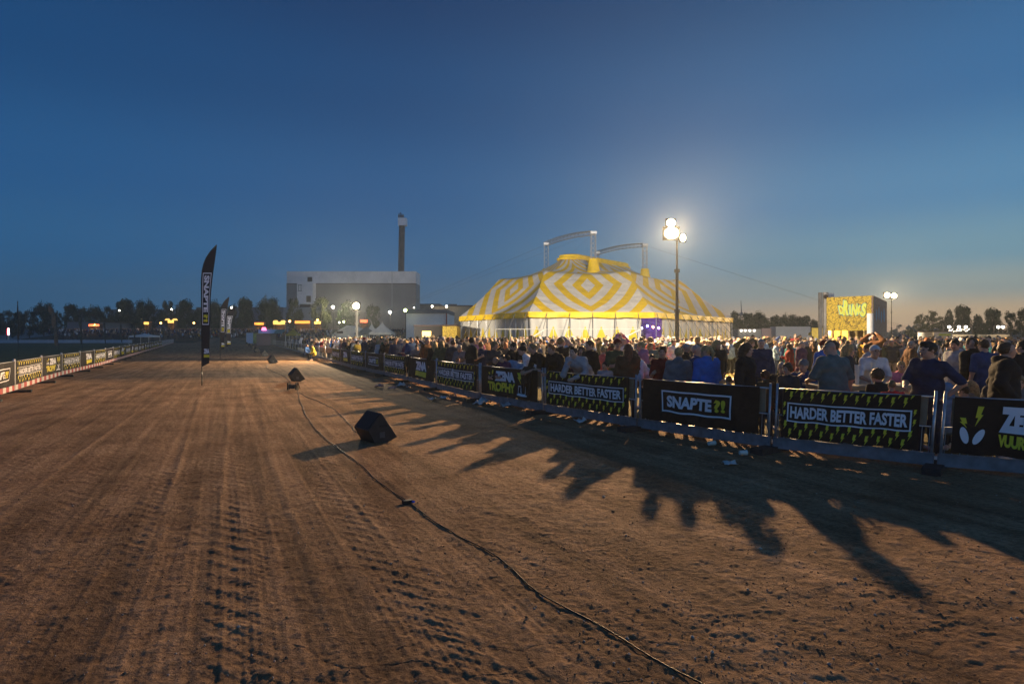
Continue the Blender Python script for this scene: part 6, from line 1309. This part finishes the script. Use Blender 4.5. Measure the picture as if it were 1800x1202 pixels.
def cable(pts, label, r, seed):
    P = [gp(*p) for p in pts]; Q = []; rr = random.Random(seed)
    for i in range(len(P) - 1):
        a, b2, p0, p3 = P[i], P[i + 1], P[max(i - 1, 0)], P[min(i + 2, len(P) - 1)]; n = max(4, int(np.linalg.norm(b2 - a) / .10))
        for k in range(n):
            t = k / n; q = .5 * ((2 * a) + (b2 - p0) * t + (2 * p0 - 5 * a + 4 * b2 - p3) * t * t + (3 * a - p0 - 3 * b2 + p3) * t ** 3); Q.append(q)
    Q = np.array(Q); nz = np.array([fbm(np.array([i * .19]), np.array([seed + .5]), 3)[0] for i in range(len(Q))]); Q[:, 0] += nz * .10
    gz = ground_height(Q[:, 0], Q[:, 1], Q[:, 0] + .4545 * Q[:, 1]); gz = np.convolve(np.pad(gz, 3, 'edge'), np.ones(7) / 7, 'valid'); Q[:, 2] = gz + r * 1.3
    m = MB(); m.sweep(Q, r, 7); o = m.build('cable', m_cab, smooth=True); setp(o, label, 'cable'); return o
cable([(524, 684), (526, 700), (534, 722), (551, 750), (578, 775), (605, 795), (640, 824), (680, 858), (716, 881), (758, 912), (800, 940), (850, 965), (893, 995), (915, 1018), (945, 1042), (1010, 1076), (1080, 1116), (1150, 1160), (1240, 1206), (1330, 1250)], 'long black cable winding over the soil towards the camera', .0055, 3)
cable([(526, 690), (537, 697), (560, 706), (585, 718), (600, 732), (612, 745), (624, 757), (645, 772)], 'short black cable running from the stage box to the nearest loudspeaker', .006, 9)
cable([(478, 639), (468, 645), (478, 652), (500, 662), (512, 676), (514, 684)], 'thin black cable between the second and third loudspeakers', .008, 5)
b_ = on(gp(716, 884)); o = thing('cable_connector', 'small black connector joining the long cable', 'connector', tuple(b_)); m = MB(); m.box(b_ + (0, 0, .02), (.11, .06, .045), rz=.6); m.build('housing', m_cab, o); m = MB(); m.cyl(b_ + (.06, -.02, .03), b_ + (.085, -.03, .03), .012, n=8); m.build('blue_plug', mat('plug_blue', (.03, .10, .7), .4), o)
# tables in the field
m_tab = mat('table_wood_pale', (.42, .33, .22), .6, .2, 4); m_cup = mat('cup_plastic', (.70, .66, .58), .25, spec=.6)
def table(x, Y, yaw, label, L=2.2, bench=True, hgt=.76):
    c = at(x, Y); o = thing('field_table', label, 'table', tuple(c), 'wooden tables in the field', yaw); ORG[o] = np.zeros(3)
    m = MB(); m.box((0, 0, hgt), (L, .7, .04)); m.box((0, 0, hgt - .05), (L * .96, .6, .05)); m.build('tabletop', m_tab, o)
    for sx_ in (-1, 1):
        for sy_ in (-1, 1): m = MB(); m.cyl((sx_ * L * .38, sy_ * .30, 0), (sx_ * L * .30, sy_ * .2, hgt - .04), .025, n=6); m.build('leg', m_steel, o)
    if bench:
        for sy_ in (-1, 1):
            q = thing('bench', 'wooden bench beside the ' + label, 'bench', tuple(c + (-sy_ * .75 * math.sin(yaw), sy_ * .75 * math.cos(yaw), 0)), 'benches at the field tables', yaw); ORG[q] = np.zeros(3)
            q['label'] = ('bench on the camera side of the ' if sy_ < 0 else 'bench on the far side of the ') + label
            m = MB(); m.box((0, 0, .46), (L, .27, .04)); m.build('seat', m_tab, q)
            for sx_ in (-1, 1): m = MB(); m.box((sx_ * L * .36, 0, .22), (.05, .24, .44)); m.build('leg', m_steel, q)
    OCC.append((c[0], c[1])); return c
t1 = table(1516, 12.0, .06, 'pale table with stacked cups', 2.0, False, .96)
table(1392, 14.2, .3, 'table behind the seated person in black'); table(1600, 15.5, -.1, 'table by the seated girl in pink'); table(1285, 16.5, .2, 'table behind the black coat'); table(1690, 13.0, .15, 'table behind the hooded child'); table(664, 37, .1, 'high pale table left of the litter', 1.2, False, 1.05); table(1668, 22, 0, 'white table before the food stands', 2.4, False, 1.0)
def cups(c, n, label, z0):
    o = thing('cup_stack', label, 'cups', tuple(c + (0, 0, z0))); 
    for k in range(n): m = MB(); b2 = c + (0, 0, z0 + k * .052); m.cyl(b2, b2 + (0, 0, .115), .033, .043, 14, cap=False); m.cyl(b2, b2 + (0, 0, .004), .033, .033, 14); m.build('cup', m_cup, o)
tc0 = on_fence(1504, 1.6); 
cups(np.array((t1[0] - .16, t1[1] - .1, 0)), 6, 'left stack of clear plastic cups on the pale table', .98); cups(np.array((t1[0] + .12, t1[1] - .15, 0)), 7, 'right taller stack of clear plastic cups on the pale table', .98)
# litter under and before the fence
m_pp = mat('litter_white', (.60, .58, .56), .7, .15, 20); m_pk = mat('litter_pink', (.45, .25, .22), .8)
def litter(x, y, kind, label, s_=.12):
    b_ = on(gp(x, y)); r = random.Random(int(x * 7)); 
    if kind == 'cup': o = thing('plastic_cup', label, 'cup', tuple(b_)); a = r.uniform(0, 3); m = MB(); d = np.array((math.cos(a), math.sin(a), 0)); m.cyl(b_ + (0, 0, .045), b_ + (0, 0, .045) + d * s_, .034, .044, 12, cap=False); m.build('side', m_cup, o); m = MB(); m.cyl(b_ + (0, 0, .045), b_ + (0, 0, .045) + d * .004, .034, .034, 12); m.build('bottom', m_cup, o); return
    n = 5; A, B = np.meshgrid(np.linspace(-.5, .5, n), np.linspace(-.5, .5, n)); V = np.column_stack([A.ravel() * s_ * 1.4, B.ravel() * s_, np.array([abs(r.gauss(0, .28)) * s_ for _ in range(n * n)])]); a = r.uniform(0, 3); c, s2 = math.cos(a), math.sin(a)
    V = np.column_stack([V[:, 0] * c - V[:, 1] * s2, V[:, 0] * s2 + V[:, 1] * c, V[:, 2] + .015]) + b_; idx = np.arange(n * n).reshape(n, n); Q = np.stack([idx[:-1, :-1], idx[:-1, 1:], idx[1:, 1:], idx[1:, :-1]], -1).reshape(-1, 4)
    o = link('crumpled_paper', mesh_np('crumpled_paper', V, Q, m_pk if kind == 'pink' else m_pp)); sd = o.modifiers.new('t', 'SOLIDIFY'); sd.thickness = .004; setp(o, label, 'litter', 'litter along the right fence')
for a in [(847, 711, 'w', 'white crumpled bag at the foot of a fence post', .34), (706, 679, 'w', 'whitish crumpled paper before the black coat on the rail', .26), (666, 681, 'pink', 'pinkish crumpled wrapper in the shade left of the black coat', .3), (759, 704, 'w', 'pale crumpled cup wrapper left of the white bag', .18), (781, 701, 'w', 'small pale scrap above the white bag', .18), (796, 699, 'pink', 'small brownish scrap beside a pale one', .16), (690, 684, 'pink', 'thin pinkish scrap next to the whitish paper', .2), (718, 681, 'w', 'tiny white scrap right of the whitish paper', .12), (892, 717, 'w', 'flat pale paper under the banner with the podium', .25), (1019, 744, 'w', 'flat paper under the leaning person in pale grey', .2), (1283, 818, 'w', 'crumpled napkin below the boxed white word', .14)]: litter(*a)
litter(1246, 785, 'cup', 'clear plastic cup lying below the boxed white word', .14); litter(1300, 801, 'cup', 'clear plastic cup lying beyond the napkin', .12)
# black coat hung over the rail
for (x, w_, lab) in ((718, .75, 'black coat hanging over the fence rail'), (930, .5, 'dark jacket hanging over the rail beside the podium banner')):
    c = on_fence(x, 0.); o = thing('hanging_coat', lab, 'coat', tuple(c + (0, 0, 1.1))); n = 14; A, B = np.meshgrid(np.linspace(0, 1, n), np.linspace(0, 1, n)); 
    i = np.argmin([abs(p[1] - c[1]) for p in RP]); dd = RP[max(i - 1, 0)] - RP[min(i + 1, len(RP) - 1)]; dd /= np.linalg.norm(dd); nn = np.array([dd[1], -dd[0], 0])
    if nn[1] > 0: nn = -nn
    hang = (B - .25) * 1.0; z = 1.10 - np.maximum(hang, -hang * .9) * (.75 + .2 * np.sin(A * 9)); off = np.where(hang > 0, .09 + .05 * np.sin(A * 13) * hang, -.07) * np.minimum(1, np.abs(hang) * 9); wd = 1 - .25 * np.abs(hang)
    P = c + dd * ((A - .5) * w_ * wd)[..., None] * -1 + nn * off[..., None]; P[..., 2] = z + .04 * (np.abs(hang) < .05); idx = np.arange(n * n).reshape(n, n); Q = np.stack([idx[:-1, :-1], idx[:-1, 1:], idx[1:, 1:], idx[1:, :-1]], -1).reshape(-1, 4)
    q = link('cloth', mesh_np('cloth', P.reshape(-1, 3) - ORG[o], Q, fab('black', FAB['black']), smooth=True), o); sd = q.modifiers.new('t', 'SOLIDIFY'); sd.thickness = .02
# ---------------------------------------------------------------- the evening air
m = bpy.data.materials.new('evening_haze'); m.use_nodes = True; nt, l = m.node_tree.nodes, m.node_tree.links; nt.remove(nt['Principled BSDF'])
pv = N(nt, 'ShaderNodeVolumePrincipled'); pv.inputs['Color'].default_value = (.76, .88, .97, 1); pv.inputs['Density'].default_value = .0006; pv.inputs['Anisotropy'].default_value = .4
l.new(pv.outputs[0], nt['Material Output'].inputs['Volume'])
hb_ = MB(); hb_.box((0, 355, 31), (4400, 820, 64)); hz = hb_.build('haze', m); setp(hz, 'thin evening haze over the whole field', kind='stuff')
